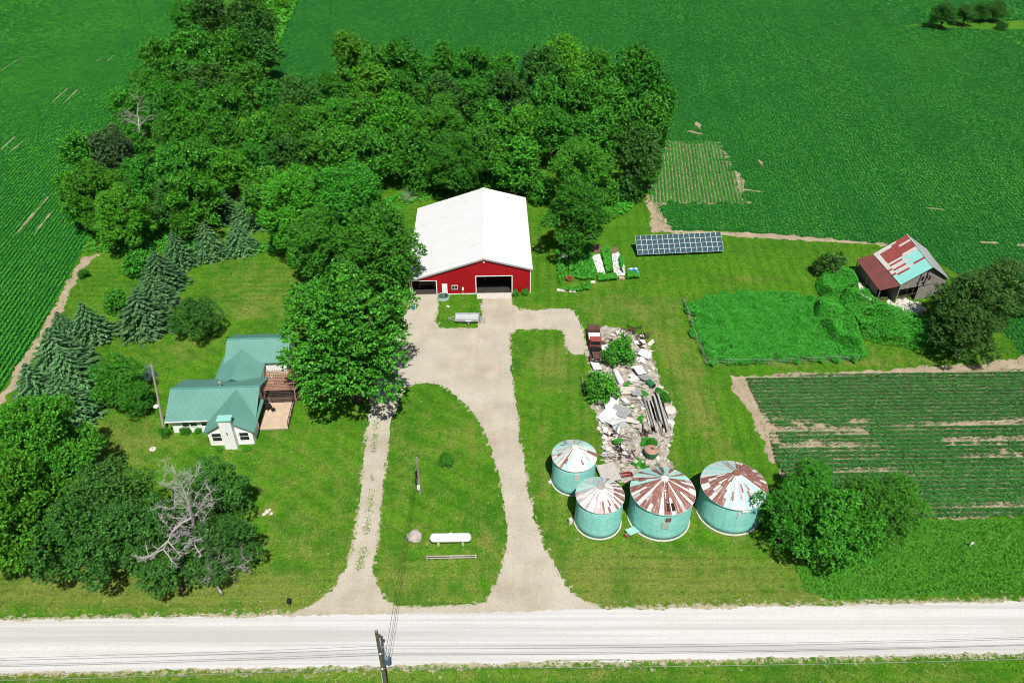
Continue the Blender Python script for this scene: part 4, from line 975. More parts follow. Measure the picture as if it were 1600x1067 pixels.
rf = mb.build('roof', [RUSTR, mat('teal_tin', (.28, .66, .60), .5, .1, 1), PALET], ob)
mb = MB().slab([rB+Vector((.05,0,.03)), rF+Vector((.05,0,.03)), eF_, eB], .05); mb.ribs(eB, eF_, rF, rB, .55); mb.build('back_roof', STEEL, ob)
mb = MB().slab([bB-Vector((0,0,.12)), bF-Vector((0,0,.12)), lF_, lB_], .05); mb.ribs(lB_, lF_, bF-Vector((0,0,.12)), bB-Vector((0,0,.12)), .5); mb.build('shed_roof', mat('lean_to_rust', (.205, .065, .06), .8, .18, .6), ob)
mb = MB().tube(rB+Vector((0,0,.06)), rF+Vector((0,0,.06)), .09, n=6); mb.build('ridge_cap', PALET, ob)
mb = MB()
def plank_wall(a, b, top, z0=0, gap=()):
    a, b = Vector(a), Vector(b); n_ = int((b-a).length/.24)
    for k in range(n_):
        u0, u1 = k/n_, (k+.93)/n_
        if k in gap: continue
        p, q = a.lerp(b, u0), a.lerp(b, u1); zt0, zt1 = top((u0)), top(u1)
        nn = Vector((-(b-a).y, (b-a).x, 0)).normalized()*.03
        mb.add([(p.x,p.y,z0),(q.x,q.y,z0),(q.x,q.y,zt1),(p.x,p.y,zt0),(p.x+nn.x,p.y+nn.y,z0),(q.x+nn.x,q.y+nn.y,z0),(q.x+nn.x,q.y+nn.y,zt1),(p.x+nn.x,p.y+nn.y,zt0)], [(0,1,2,3),(7,6,5,4),(0,3,7,4),(1,5,6,2),(3,2,6,7)])
F0, F1 = bF+Vector((.25,.35,0)), eF_+Vector((-.25,.3,0)); cf = .52
topf = lambda u: 3.6+(6.3-3.6)*min(1, u/cf) if u < cf else 6.3-(6.3-3.15)*(u-cf)/(1-cf)
plank_wall((F0.x,F0.y,0), (F1.x,F1.y,0), topf, 2.6, gap=(14, 19)); plank_wall((F0.x+3.5,F0.y+.72,0), (F1.x,F1.y,0), lambda u: 2.6)
plank_wall((F1.x,F1.y,0), (eB.x-.25,eB.y-.3,0), lambda u: 3.15); plank_wall((eB.x-.25,eB.y-.3,0), (bB.x+.2,bB.y-.3,0), lambda u: 3.15+(6.3-3.15)*u/.48 if u < .48 else 6.3-(6.3-3.6)*(u-.48)/.52)
plank_wall((bB.x+.2,bB.y-.3,0), (bF.x+.2,bF.y+.4,0), lambda u: 3.5); mb.build('wall', WOOD, ob); mb = MB(); plank_wall((F0.x,F0.y+1.9,0), (F1.x-.3,F1.y+1.6,0), lambda u: 3.0); mb.build('added_dark_wall', mat('shade_boards', (.06,.05,.045), .95, .3, 2), ob)  # dark board wall added behind the gable opening to stand in for interior shade
MB().poly([(lF_.x+.3,lF_.y+.3,.02),(F1.x,F1.y,.02),(eB.x-.2,eB.y-.3,.02),(lB_.x+.3,lB_.y-.3,.02)]).build('floor', mat('shaded_barn_dirt', (.07,.055,.045), .95, .3, 2), ob); mb = MB(); plank_wall((lB_.x+.5,lB_.y-.5,0), (lF_.x+.5,lF_.y+1.6,0), lambda u: 2.1); mb.build('added_shed_wall', WOOD, ob)  # dirt floor coloured dark for shade; shed wall added to darken the lean-to
for (x_, z0, z1, w_) in ((4.15,3.7,4.5,.45),(4.95,3.9,4.7,.4),(5.6,3.6,4.4,.35),(3.5,3.1,3.5,.35),(4.6,3.0,3.35,.4)):
    u = x_/9.5; p = F0.lerp(F1, u); MB().at((p.x,p.y-.045,0), R(15)).box(-w_/2,w_/2,-.02,.02,z0,z1).build('window_opening_shade', DARK, ob)
for a in (lF_+Vector((.25,.3,0)), lB_+Vector((.25,-.4,0)), (lF_+lB_)/2+Vector((.2,0,0))): MB().tube((a.x,a.y,0),(a.x,a.y,2.3),.1,n=6).build('post', WOOD, ob)
a = bF+Vector((.2,.3,0)); MB().tube((a.x,a.y,0),(a.x,a.y,3.6),.11,n=6).build('post', WOOD, ob)
sheet('dirt_patch', 'pale bare yard in front of the old barn between vines', 'dirt', rough(W([(1335,445),(1352,440),(1372,460),(1360,470),(1345,462)]), .4, .4), PALESTONE, .012)
sheet('dirt_patch', 'pale bare spot between vines and olive trees by the old barn', 'dirt', rough(W([(1386,470),(1408,466),(1440,472),(1446,485),(1420,490),(1396,488)]), .4, .5), PALESTONE, .014)
t = thing('tarp_heap', 'blue tarp and white scraps beside the scraggly bush', 'tarp', (*P(1287, 437), 0), .4)
mb = MB().lathe([(.7,0),(.55,.35),(.3,.5),(0,.55)], 9); mb.build('tarp_cover', BLUE, t); MB().at((.8,.5,0),.3).box(-.3,.3,-.2,.2,0,.5).build('white_scrap', SHEETW, t)

# ------------------------------------------------------------------ solar array
sa = thing('solar_array', 'long tilted ground rack of blue grey solar panels by the field edge', 'solar panels', (30.76, 123.7, 0), R(4.75))
wid, dz, dy = 16.05, 2.1, 3.3; tilt = math.atan2(dz, dy); sl_len = math.hypot(dy, dz); pw, pl = wid/16, sl_len/4
pm = MB(); pm.box(-pw/2+.03, pw/2-.03, -pl/2+.025, pl/2-.025, -.03, .012); pm.cur = 1
for q in ((-pw/2+.004, -pw/2+.032, -pl/2+.004, pl/2-.004), (pw/2-.032, pw/2-.004, -pl/2+.004, pl/2-.004), (-pw/2+.032, pw/2-.032, -pl/2+.004, -pl/2+.027), (-pw/2+.032, pw/2-.032, pl/2-.027, pl/2-.004)): pm.box(*q, -.035, .022)
tmp = pm.build('panel', [SOLAR, SHEETW]); pmesh = tmp.data; bpy.data.objects.remove(tmp)
for i in range(16):
    for j in range(4):
        o = bpy.data.objects.new('panel', pmesh); col.objects.link(o); o.parent = sa; s_ = (j+.5)*pl
        o.location = (-wid/2+(i+.5)*pw, -.2+s_*math.cos(tilt), .72+s_*math.sin(tilt)); o.rotation_euler = (tilt, 0, 0)
mb = MB()
for s_ in (.5, 1.9, 3.4): mb.box(-wid/2, wid/2, -.2+s_*math.cos(tilt)-.04, -.2+s_*math.cos(tilt)+.04, .72+s_*math.sin(tilt)-.16, .72+s_*math.sin(tilt)-.06)
mb.build('rack', STEEL, sa)
for k in range(6):
    x_ = -wid/2+.9+k*(wid-1.8)/5; MB().tube((x_,.3,0),(x_,.3,.9),.06,n=6).build('post', STEEL, sa); MB().tube((x_,2.7,0),(x_,2.7,2.4),.06,n=6).build('post', STEEL, sa)

# ------------------------------------------------------------------ island: gas tank, boulder, rail, poles
t = thing('gas_tank', 'white horizontal propane tank on the grass island', 'propane tank', (*P(704.5, 848), 0), R(1))
mb = MB().at((0,0,.95),0,0,R(90)); prof = [(.0,-2.4)]+[(.52*math.sin(a*math.pi/12), -1.95-.45*math.cos(a*math.pi/12)) for a in range(1, 7)]+[(.52*math.cos(a*math.pi/12), 1.95+.45*math.sin(a*math.pi/12)) for a in range(0, 6)]+[(0.01,2.4)]
mb.lathe(prof, 24).build('tank_body', mat('tank_white', (.85,.85,.84), .35, .03, 1), t, smooth=True)
MB().at((0,0,1.45)).lathe([(.22,0),(.22,.16),(.12,.24),(0,.25)],14).build('valve_dome', WHITE, t)
for s_ in (-1.4, 1.4): MB().box(s_-.12,s_+.12,-.42,.42,0,.52).build('leg', CONC, t)
def rock(name, label, x_, y_, r, m, seed, group=None, flat=.7, cat='stone'):
    rd = random.Random(seed); bm = bmesh.new(); bmesh.ops.create_icosphere(bm, subdivisions=2, radius=r)
    pl_ = [(Vector((rd.gauss(0,1),rd.gauss(0,1),rd.gauss(.3,1))).normalized(), r*rd.uniform(.62,.9)) for _ in range(9)]
    for v in bm.verts:
        for n_, d_ in pl_:
            k = v.co.dot(n_)
            if k > d_: v.co -= n_*(k-d_)
        v.co.z = v.co.z*flat+r*flat*.55
    me = bpy.data.meshes.new(name); bm.to_mesh(me); bm.free(); me.materials.append(m)
    o = bpy.data.objects.new(name, me); col.objects.link(o); o.location = (x_, y_, 0); o.rotation_euler = (0, 0, rd.random()*6)
    return tag(o, label, cat, group)
rock('boulder', 'big pinkish grey boulder left of the white gas tank', *P(648, 841), .95, STONE, 3, cat='boulder', flat=.8)
t = thing('rail_fence', 'low weathered two rail fence in front of the gas tank', 'fence', (*P(706, 874), 0), R(1.5))
for x_ in (-2.8, -.1, 2.7): MB().box(x_-.06,x_+.06,-.06,.06,0,.85).build('post', LPOLE, t)
for z_ in (.35, .7): MB().box(-2.9,2.85,-.1,-.065,z_,z_+.16).build('rail', PALEWOOD, t)
b_ = P(656, 771); IP = (b_[0], b_[1])
t = thing('meter_pole', 'short grey wooden pole with meter box on the grass island', 'pole', (*IP, 0))
MB().tube((0,0,0),(.05,0,6.3),.16,.12,10).build('pole', LPOLE, t); MB().tube((-.2,-.08,.3),(-.16,-.08,5.6),.035,n=6).build('conduit', GREY, t)
MB().box(-.2,.15,-.42,-.17,1.1,1.7).build('meter_box', SHEETW, t); MB().box(-.22,-.02,-.35,-.15,3.1,4.2).build('bracket', BLACK, t); MB().tube((-.35,0,5.9),(.4,0,5.9),.06,n=6).build('crossbar', LPOLE, t)
b_ = P(257.5, 678); tp = P(236, 568, 9.6)
t = thing('light_pole', 'leaning grey pole with round lamp beside the white house', 'pole', (*b_, 0)); tv = Vector((tp[0]-b_[0], tp[1]-b_[1], 9.6))
MB().tube((0,0,0), tv, .17, .11, 10).build('pole', LPOLE, t); c = tv*.42
MB().at((c.x-.3,c.y-.3,c.z)).lathe([(.05,-.12),(.3,-.1),(.36,0),(.3,.12),(0,.16)],16).build('lamp', SHEETW, t); MB().tube(c, c+Vector((-.3,-.3,0)), .03, n=5).build('lamp_arm', GREY, t)
MB().tube(tv*.97+Vector((-.5,0,0)), tv*.97+Vector((.5,0,0)), .05, n=5).build('crossbar', LPOLE, t)
UB = (-12.05, 40.1)
t = thing('utility_pole', 'dark wooden utility pole with transformer beside the gravel road', 'utility pole', (*UB, 0))
MB().tube((0,0,0),(0,0,11.0),.20,.145,12).build('pole', POLEW, t)
tr_ = MB().at((.48,.12,5.6)).lathe([(.2,0),(.24,.04),(.24,.85),(.26,.87),(.26,.93),(.1,1.0),(0,1.0)],16).build('transformer', mat('transformer_grey', (.10,.16,.19), .4, .2, 2), t)
for a in (-.1, .12): MB().tube((.48+a,.12,6.55),(.48+a,.12,6.95),.035,n=6).build('bushing', SHEETW, tr_)
MB().path([(.2,.05,8.2),(.55,.1,8.35),(.62,.12,7.2),(.52,.12,6.9)], .02, 5).build('jumper_wire', GREY, t)
MB().box(.12,.32,-.03,.03,9.9,10.5).build('bracket', POLEW, t); MB().tube((0,0,11.0),(0,0,11.12),.1,.06,8).build('pole_cap', GREY, t)
INS = [(0,.12,8.3),(.05,-.15,7.6),(0,-.2,5.2)]
for q in INS: MB().at(q).lathe([(.05,-.08),(.09,-.03),(.06,.02),(.08,.06),(.03,.1)],10).build('insulator', SHEETW, t)
MB().path([(-.22,-.15,0),(-.2,-.15,4.6)], .03, 5).build('ground_guard', SHEETW, t)
WIRE = mat('bare_wire', (.42,.42,.42), .4, .1, 1, metal=.5)
for k, (q, lb) in enumerate(zip(INS, ('uppermost power line along the road through the utility pole', 'middle power line along the road through the utility pole', 'lowest power line along the road through the utility pole'))):
    pts = []
    for s_ in range(-60, 61, 4):
        u = abs(s_)/60; pts.append((UB[0]+q[0]+s_*1.4, UB[1]+q[1]+s_*1.4*.0214, q[2]+.12-1.3*(1-(2*u-1)**2)*.6))
    tag(MB().path(pts, .022, 5).build('power_line', WIRE), lb, 'wire', 'power lines along the road')
for k, dx in enumerate((-.1, .25)):
    a = Vector((UB[0]+.45+dx, UB[1]+.15, 6.7-.3*k)); b = Vector((IP[0]+dx*.4, IP[1], 5.7-.9*k)); pts = []
    for s_ in range(17): u = s_/16; c = a.lerp(b, u); c.z -= 1.1*4*u*(1-u)*.4; pts.append(tuple(c))
    tag(MB().path(pts, .02, 5).build('service_wire', BLACK), ('left', 'right')[k]+' thin dark wire crossing the road to the island pole', 'wire', 'service wires to the island pole')
t = thing('mailbox', 'black mailbox on a post at the drive entrance, left side', 'mailbox', (*P(453, 948), 0), R(5))
MB().box(-.06,.06,-.06,.06,0,1.0).build('post', POLEW, t)
mb = MB().at((0,0,1.12),0,R(90)); mb.lathe([(.16,-.28),(.17,-.25),(.17,.25),(.16,.28)],14).box(-.17,.17,-.12,0,-.28,.28).build('box', BLACK, t); MB().box(.172,.19,-.1,.0,1.15,1.4).build('flag', REDM, t)
for k, (px_, py_, r) in enumerate([(418,800,.35),(424,803,.25),(413,804,.28),(421,797,.22)]): rock('stone', 'pale stone in the little heap on the lawn left of the drive', *P(px_, py_), r, PALESTONE, 60+k, 'stones heaped on the lawn')
t = thing('yard_disc', 'pale round well cover on the lawn below the light pole', 'well cover', (*P(239, 702), 0)); MB().lathe([(.42,0),(.42,.12),(.36,.16),(0,.17)],18).build('cover', PALESTONE, t); MB().lathe([(.12,.165),(.12,.24),(0,.25)],10).build('knob', GREY, t)
t = thing('marker_post', 'white marker post standing in the tall ditch grass', 'post', (*P(1514, 856), 0)); MB().tube((0,0,0),(.05,0,1.1),.06,n=6).build('post', SHEETW, t); MB().box(-.12,.22,-.08,-.06,.75,1.15).build('plate', SHEETW, t)

# ------------------------------------------------------------------ kitchen garden
def g5(x, y, z=0): return P(830+x/4.27, 220+y/4.27, z)
weeds('garden_plants', 'leafy vegetable rows in the kitchen garden', [W([(830+x/4.27, 220+y/4.27) for x, y in q]) for q in ([(255,720),(380,690),(425,860),(430,930),(350,940),(250,910)], [(465,730),(520,725),(545,880),(500,890)], [(440,905),(560,900),(575,935),(450,945)], [(160,740),(190,740),(235,900),(200,990),(300,985),(400,950),(400,1000),(300,1015),(190,1000)], [(585,790),(610,780),(630,860),(600,870)], [(640,890),(720,880),(720,925),(640,930)])], 16000, lambda x, y, e: .25+.6*vnoise(x, y, .9, 17), .14, LEAF['v'], 'vegetables')
for q, lb in ([((412,765),(455,755),(495,890),(440,900)), 'white ground sheet strip between garden rows, left'], [((535,760),(580,740),(625,895),(555,905)), 'white ground sheet strip between garden rows, right']):
    sheet('ground_cloth', lb, 'ground cloth', rough([g5(x, y) for x, y in q], .4, .2), SHEETW, .02)['kind'] = 'thing'
for q, lb in ([((400,700),(455,695),(470,740),(415,750)), 'reddish bare soil at the back of the garden, left'], [((530,715),(575,705),(580,740),(540,755)), 'reddish bare soil at the back of the garden, right']):
    sheet('dirt_patch', lb, 'soil', rough([g5(x, y) for x, y in q], .4, .25), mat('red_soil', (.24,.13,.09), .95, .3, 2), .016)
for k, (x_, y_, w_, d_, lb) in enumerate([(215,775,.8,.45,'white slab at the back left corner of the garden'),(200,998,.7,.4,'pale slab at the front left corner of the garden'),(275,1003,.6,.4,'pale slab right of the front corner garden slab'),(412,945,.4,.35,'white slab at the front middle of the garden')]):
    t = thing('stone_slab', lb, 'slab', (*g5(x_, y_), 0), random.uniform(-.2,.2)); MB().box(-w_,w_,-d_,d_,0,.14).box(-w_*.9,w_*.9,-d_*.9,d_*.9,.14,.17).build('slab', PALESTONE, t)
t = thing('planter', 'round terracotta planter at the front of the garden', 'planter', (*g5(255, 935), 0)); MB().lathe([(.45,0),(.6,.55),(.66,.58),(.66,.68),(.56,.68),(.54,.6),(0,.6)],20).build('pot', TERRA, t); MB().lathe([(.5,.605),(.3,.72),(0,.75)],12).build('soil_fill', mat('pot_soil',(.06,.04,.03),.9,.2,3), t)
t = thing('garden_bench', 'pink block bench at the garden front corner', 'bench', (*g5(603, 925), 0)); MB().box(-.45,.45,-.35,.35,.3,.42).build('seat', mat('pink_stone',(.62,.36,.30),.8,.2,2), t)
for s_ in (-.3,.3): MB().box(s_-.1,s_+.1,-.3,.3,0,.3).build('leg', PALESTONE, t)
t = thing('white_board', 'white panel leaning at the right end of the garden', 'panel', (*g5(625, 870), 0), R(75)); MB().at((0,0,0),0,R(-25)).box(-.8,.8,-.03,.03,.02,1.0).build('panel', SHEETW, t); MB().at((0,.35,0),0,R(20)).box(-.04,.04,-.03,.03,0,.85).build('prop', WOOD, t)
t = thing('picnic_table', 'blue and white plastic picnic table right of the garden', 'table', (*g5(682, 880), 0), .3)
MB().box(-.75,.75,-.4,.4,.66,.72).build('tabletop', BLUE, t)
for s_ in (-.75, .75): MB().box(-.75,.75,s_-.15,s_+.15,.38,.43).build('bench', SHEETW if s_ > 0 else BLUE, t)
for s_ in (-.5,.5): MB().path([(s_,-.75,0),(s_,-.3,.66),(s_,.3,.66),(s_,.75,0)], .05, 5).build('leg', SHEETW, t)
for k, s_ in enumerate((-.45,.45)): tag(MB().at((g5(682,880)[0]+s_,g5(682,880)[1],.735)).lathe([(.22,0),(.25,.12),(.23,.12),(.2,.03),(0,.03)],14).build('basin', SHEETW), ('left','right')[k]+' white basin on the blue picnic table', 'basin')
t = thing('garden_cart', 'dark hand cart with pale tray under the garden trees', 'cart', (*g5(395, 650), 0), .6); MB().box(-.8,.8,-.5,.5,.5,.58).box(-.8,.8,-.5,-.45,.58,.85).box(-.8,.8,.45,.5,.58,.85).build('tray', mat('cart_tray',(.35,.42,.45),.6,.2,2), t)
for s_ in (-.6,.6): MB().at((0,s_,.3),0,R(90)).lathe([(0,-.05),(.28,-.05),(.3,0),(.28,.05),(0,.05)],14).build('wheel', TYRE, t)
MB().path([(.8,-.4,.6),(1.6,-.3,.8),(1.6,.3,.8),(.8,.4,.6)], .03, 5).build('handle', GREY, t)

# ------------------------------------------------------------------ wire fence round the weedy plot
def wire_fence(name, label, pts, step=3.0):
    t = thing(name, label, 'fence', (*pts[0], 0)); o_ = Vector((*pts[0], 0)); mb = MB(); line = []
    for a, b in zip(pts, pts[1:]):
        a, b = Vector((*a, 0)), Vector((*b, 0)); k = max(1, int((b-a).length/step))
        for i in range(k): line.append(a.lerp(b, i/k)-o_)
    line.append(Vector((*pts[-1], 0))-o_)
    for q in line: MB().tube(q, q+Vector((random.uniform(-.06,.06),random.uniform(-.06,.06),1.25)), .055, n=5).build('post', LPOLE, t)
    for z in (.3, .6, .9, 1.15): mb.path([tuple(q+Vector((0,0,z))) for q in line], .012, 4)
    mb.build('wires', GREY, t)
wire_fence('wire_fence', 'post and wire fence on the left side of the weedy plot', W([(1068,474),(1086,528),(1103,570)]))
wire_fence('wire_fence', 'post and wire fence along the front of the weedy plot', W([(1106,571),(1200,570),(1340,564)]))
wire_fence('wire_fence', 'short post and wire fence left of the scrap heap', W([(909,595),(913,618)]), 1.2)

# ------------------------------------------------------------------ scrap heap
def g7(x, y, z=0): return P(860+x/3.81, 480+y/3.81, z)
fb = g7(275, 345); rb_ = g7(255, 120, 1.0); an = math.atan2(rb_[0]-fb[0], rb_[1]-fb[1])
t = thing('old_truck', 'rusting old grain truck without wheels of use, red cab, at the head of the scrap heap', 'truck', (*fb, 0), -an)
t.scale = (.93, .9, .93); t['label'] = 'rusting old farm truck with red cab heading the scrap heap'
MB().box(-.42,-.3,.1,9.2,.55,.72).box(.3,.42,.1,9.2,.55,.72).box(-.9,.9,.0,.14,.5,.75).build('chassis', BLACK, t)
MB().slab([(-.55,.4,1.25),(.55,.4,1.25),(.72,1.9,1.35),(-.72,1.9,1.35)],.5).build('hood', RUSTD, t)
for s_ in (-1, 1):
    MB().path([(s_*.95,.3,.7),(s_*.95,.75,1.02),(s_*.95,1.3,1.02),(s_*.95,1.8,.7)], .16, 6).build('fender', RUSTD, t); MB().at((s_*.62,.36,.95),0,R(90)).lathe([(0,-.05),(.13,-.05),(.15,.05),(0,.08)],12).build('headlight', STEEL, t)
    for y_ in (1.05, 7.2): wq = MB().at((s_*.95,y_,.48),0,0,R(90)).lathe([(0,-.14),(.4,-.14),(.48,-.08),(.48,.08),(.4,.14),(0,.14)],18).build('wheel', TYRE, t); MB().at((s_*.98,y_,.48),0,0,R(90)).lathe([(0,-.13),(.24,-.13),(.24,.13),(0,.13)],12).build('rim', RUST, wq)
mb = MB()
for k in range(6): mb.box(-.8,.8,2.05+k*.26,2.05+k*.26+.1,.72,1.15+.1*(k % 2))
mb.box(-.5,.5,2.0,3.5,.72,1.05).build('engine_frame', BLACK, t)
cb = MB().slab([(-.85,3.75,2.15),(.85,3.75,2.15),(.9,5.0,2.2),(-.9,5.0,2.2)],.12).box(-.9,.9,3.6,5.05,.75,1.35).box(-.85,.85,4.92,5.0,1.35,2.08)
for sx_ in (-.83,.77): cb.box(sx_,sx_+.06,3.72,3.8,1.35,2.05)
cab = cb.build('cab', mat('faded_red',(.33,.085,.065),.6,.3,2), t)
MB().slab([(-.77,3.68,1.36),(.77,3.68,1.36),(.77,3.78,2.02),(-.77,3.78,2.02)],.02).build('windscreen', GLASS, cab)
MB().box(-1.05,1.05,5.2,7.6,.8,.95).box(-1.05,-.98,5.2,7.6,.95,1.5).box(.98,1.05,5.2,7.6,.95,1.5).build('bed', mat('bed_red',(.28,.10,.09),.7,.3,2), t)
MB().box(-.95,.95,5.3,7.4,1.2,1.28).build('bed_cover', SHEETW, t)
MB().box(-1.0,1.0,7.7,9.2,.8,1.7).build('rear_box', RUSTD, t)
t = thing('steel_cylinder', 'long white steel tank lying between the scrap heap bushes', 'tank', (*g7(402, 425), .42), R(90+12))
MB().at((0,0,0),0,0,R(90)).lathe([(.0,-1.65),(.28,-1.6),(.42,-1.4),(.42,1.4),(.28,1.6),(0,1.65)],20).build('tank_body', SHEETW, t, smooth=True)
for s_ in (-.9,.9): MB().box(s_-.08,s_+.08,-.35,.35,-.42,-.2).build('leg', GREY, t)
t = thing('seed_hopper', 'green round hopper with rusty lid among the rubble', 'hopper', (*g7(598, 885), 0))
MB().lathe([(.55,0),(.85,.35),(.95,1.1),(.98,1.15),(.0,1.16)],22).build('hopper_body', GREENM, t); MB().at((0,0,1.17)).lathe([(.92,0),(.5,.14),(0,.2)],20).build('lid', mat('rusty_lid',(.45,.27,.19),.8,.3,2), t)
MB().box(-.15,.2,-.12,.12,1.3,1.38).build('lid_hole_shade', DARK, t); MB().tube((.3,.1,1.2),(1.9,1.0,1.9),.06,n=6).build('spout', PALEWOOD, t)
mb = MB()
for k in range(3): a_ = k*2.1; mb.tube((.5*math.cos(a_),.5*math.sin(a_),.4),(1.2*math.cos(a_),1.2*math.sin(a_),.03),.05,n=5)
mb.build('stand', RUST, t)
t = thing('green_boiler', 'dark green steel drum at the right edge of the scrap heap', 'drum', (*g7(597, 470), .45), .5); MB().at((0,0,0),0,R(90)).lathe([(.42,-.6),(.45,-.55),(.45,.55),(.42,.6),(0,.6)],18).build('drum_body', GREENM, t); MB().at((0,-.61,0),0,R(90)).lathe([(.3,0),(.3,.04),(0,.05)],14).build('lid', BLACK, t)
t = thing('red_implement', 'small red farm implement frame between two bins', 'implement', (*g7(436, 1018), 0), .2)
MB().box(-1.0,1.0,-.06,.06,.4,.52).box(-1.0,1.0,.45,.57,.4,.52).box(-.95,-.85,-.05,.55,.4,.5).box(.85,.95,-.05,.55,.4,.5).build('frame', REDM, t)
for k in range(5): MB().path([(-.8+k*.4,.5,.45),(-.8+k*.4,.75,.3),(-.8+k*.4,.55,.0)], .03, 5).build('tine', REDM, t)
for s_ in (-1,1): MB().at((s_*1.1,.2,.3),0,0,R(90)).lathe([(0,-.05),(.27,-.06),(.3,0),(.27,.06),(0,.05)],14).build('wheel', TYRE, t)
t = thing('hay_rack', 'pale flat wagon rack with steel rim behind the front bins', 'wagon rack', (*g7(345, 1000), 0), R(12))
MB().box(-1.25,1.25,-1.5,1.5,.5,.58).build('bed', mat('grey_boards',(.52,.48,.44),.9,.25,3), t)
for s_ in (-1.28,1.28): MB().tube((s_,-1.5,.95),(s_,1.5,.95),.035,n=5).tube((s_,-1.5,.5),(s_,-1.5,.95),.03,n=4).tube((s_,1.5,.5),(s_,1.5,.95),.03,n=4).build('side_rail', GREY, t)
for sx_ in (-1.1,1.1):
    for sy_ in (-1.2,1.2): MB().box(sx_-.06,sx_+.06,sy_-.06,sy_+.06,0,.5).build('leg', WOOD, t)
def flat(name, label, cat, x_, y_, wx, wy, rz, rx, ry, z, m, th=.05, group=None):
    p = g7(x_, y_); mb = MB().box(-wx/2,wx/2,-wy/2,wy/2,-th/2,th/2)
    if 'sheet' in name:
        for k in range(int(wx/.25)): mb.box(-wx/2+.1+k*.25,-wx/2+.13+k*.25,-wy/2,wy/2,th/2-.001,th/2+.02)
    o = mb.build(name, m); o.location = (*p, z); o.rotation_euler = (R(rx), R(ry), R(rz)); return tag(o, label, cat, group)
for q in [
 (345,660,1.6,2.2,-38,8,10,.5,SHEETW,'white metal sheet at the left edge of the heap, tilted'),(385,690,2.0,1.4,35,-14,6,.55,SHEETW,'white metal sheet folded against the left one'),(415,640,2.1,1.5,-35,10,-8,.7,GREY,'grey metal sheet on top of the white ones'),
 (405,705,1.7,1.2,20,16,0,.4,STEEL,'grey sheet at the front of the sheet pile'),(350,605,1.1,1.8,10,5,14,.4,SHEETW,'white sheet standing under the left bush'),(470,680,2.2,.9,-12,-4,4,.35,PALESTONE,'long pale sheet right of the sheet pile'),(380,580,1.0,2.0,-6,0,10,.4,SHEETW,'white sheet just below the left bush'),
 (528,393,1.2,1.3,28,14,10,.65,SHEETW,'upper grey white panel on the right side of the heap'),(563,435,1.3,1.4,28,-12,8,.6,GREY,'lower grey panel on the right side of the heap'),(500,430,1.2,.6,-40,10,10,.4,PALESTONE,'pale panel left of the two grey panels'),
 (560,295,1.5,1.0,-35,16,6,.6,SHEETW,'white panel at the top right of the heap'),(458,510,1.7,1.1,3,8,0,.5,PALEWOOD,'pale panel in the middle of the heap'),(512,520,1.3,1.2,8,-6,8,.45,GREY,'grey panel beside the pale middle panel'),
 (270,360,1.0,1.5,15,6,6,.45,SHEETW,'white sheet in front of the old truck'),(322,270,.7,1.1,4,18,0,.7,SHEETW,'white door panel right of the old truck'),(300,325,.8,.6,30,10,14,.6,PALESTONE,'small pale panel by the truck hood')]:
    x_, y_, wx, wy, rz, rx, ry, z, m_, lb = q; wx *= 1.25; wy *= 1.25
    flat('metal_sheet', lb, 'metal sheet', x_, y_, wx, wy, rz, rx, ry, z, m_, .04)
rd = random.Random(99)
for k in range(22):
    x_ = 572+k*5.4+rd.uniform(-4, 4); L_ = rd.uniform(5.2, 8.2); yy = 640+rd.uniform(-25, 25)
    p = g7(x_, yy); zz = (.15, .42, .69)[k % 3] if k % 2 else .15
    mb = MB().box(-.12,.12,-L_/2,L_/2,-.13,.13); o = mb.build('timber_beam', (PALEWOOD, WOOD, mat('grey_beam',(.46,.44,.41),.9,.3,3))[k % 3] if k < 3 else bpy.data.materials[('pale_wood','weathered_wood','grey_beam')[k % 3]])
    o.location = (*p, zz); o.rotation_euler = (0, 0, R(2.5+rd.uniform(-4, 4))); tag(o, 'long weathered timber beam in the stack at the right of the scrap heap', 'beam', 'stacked timber beams')
for k in range(48):
    x_, y_ = rd.choice([(rd.uniform(400,560), rd.uniform(545,660)), (rd.uniform(330,470), rd.uniform(760,960)), (rd.uniform(480,560), rd.uniform(430,480))]); L_ = rd.uniform(1.4, 3.4)
    o = MB().box(-L_/2,L_/2,-.09,.09,-.03,.03).build('loose_board', bpy.data.materials[('pale_wood','weathered_wood','grey_beam')[k % 3]]); p = g7(x_, y_)
    o.location = (*p, rd.uniform(.06,.35)); o.rotation_euler = (R(rd.uniform(-6,6)), R(rd.uniform(-5,5)), R(rd.gauss(-12, 25))); tag(o, 'loose grey board scattered over the scrap heap', 'board', 'loose boards in the scrap heap')
for k in range(190):
    while True:
        x_, y_ = rd.uniform(270, 740), rd.uniform(140, 1010); p = g7(x_, y_)
        if inside(junk, np.array(p[0]), np.array(p[1])) and not (560 < x_ < 690 and 500 < y_ < 790): break
    rock('rubble_stone', 'pale rubble stone strewn through the scrap heap', *p, rd.choice((.12,.16,.2,.26,.34,.46)), (STONE, PALESTONE, PALESTONE)[k % 3], 200+k, 'rubble stones of the scrap heap')
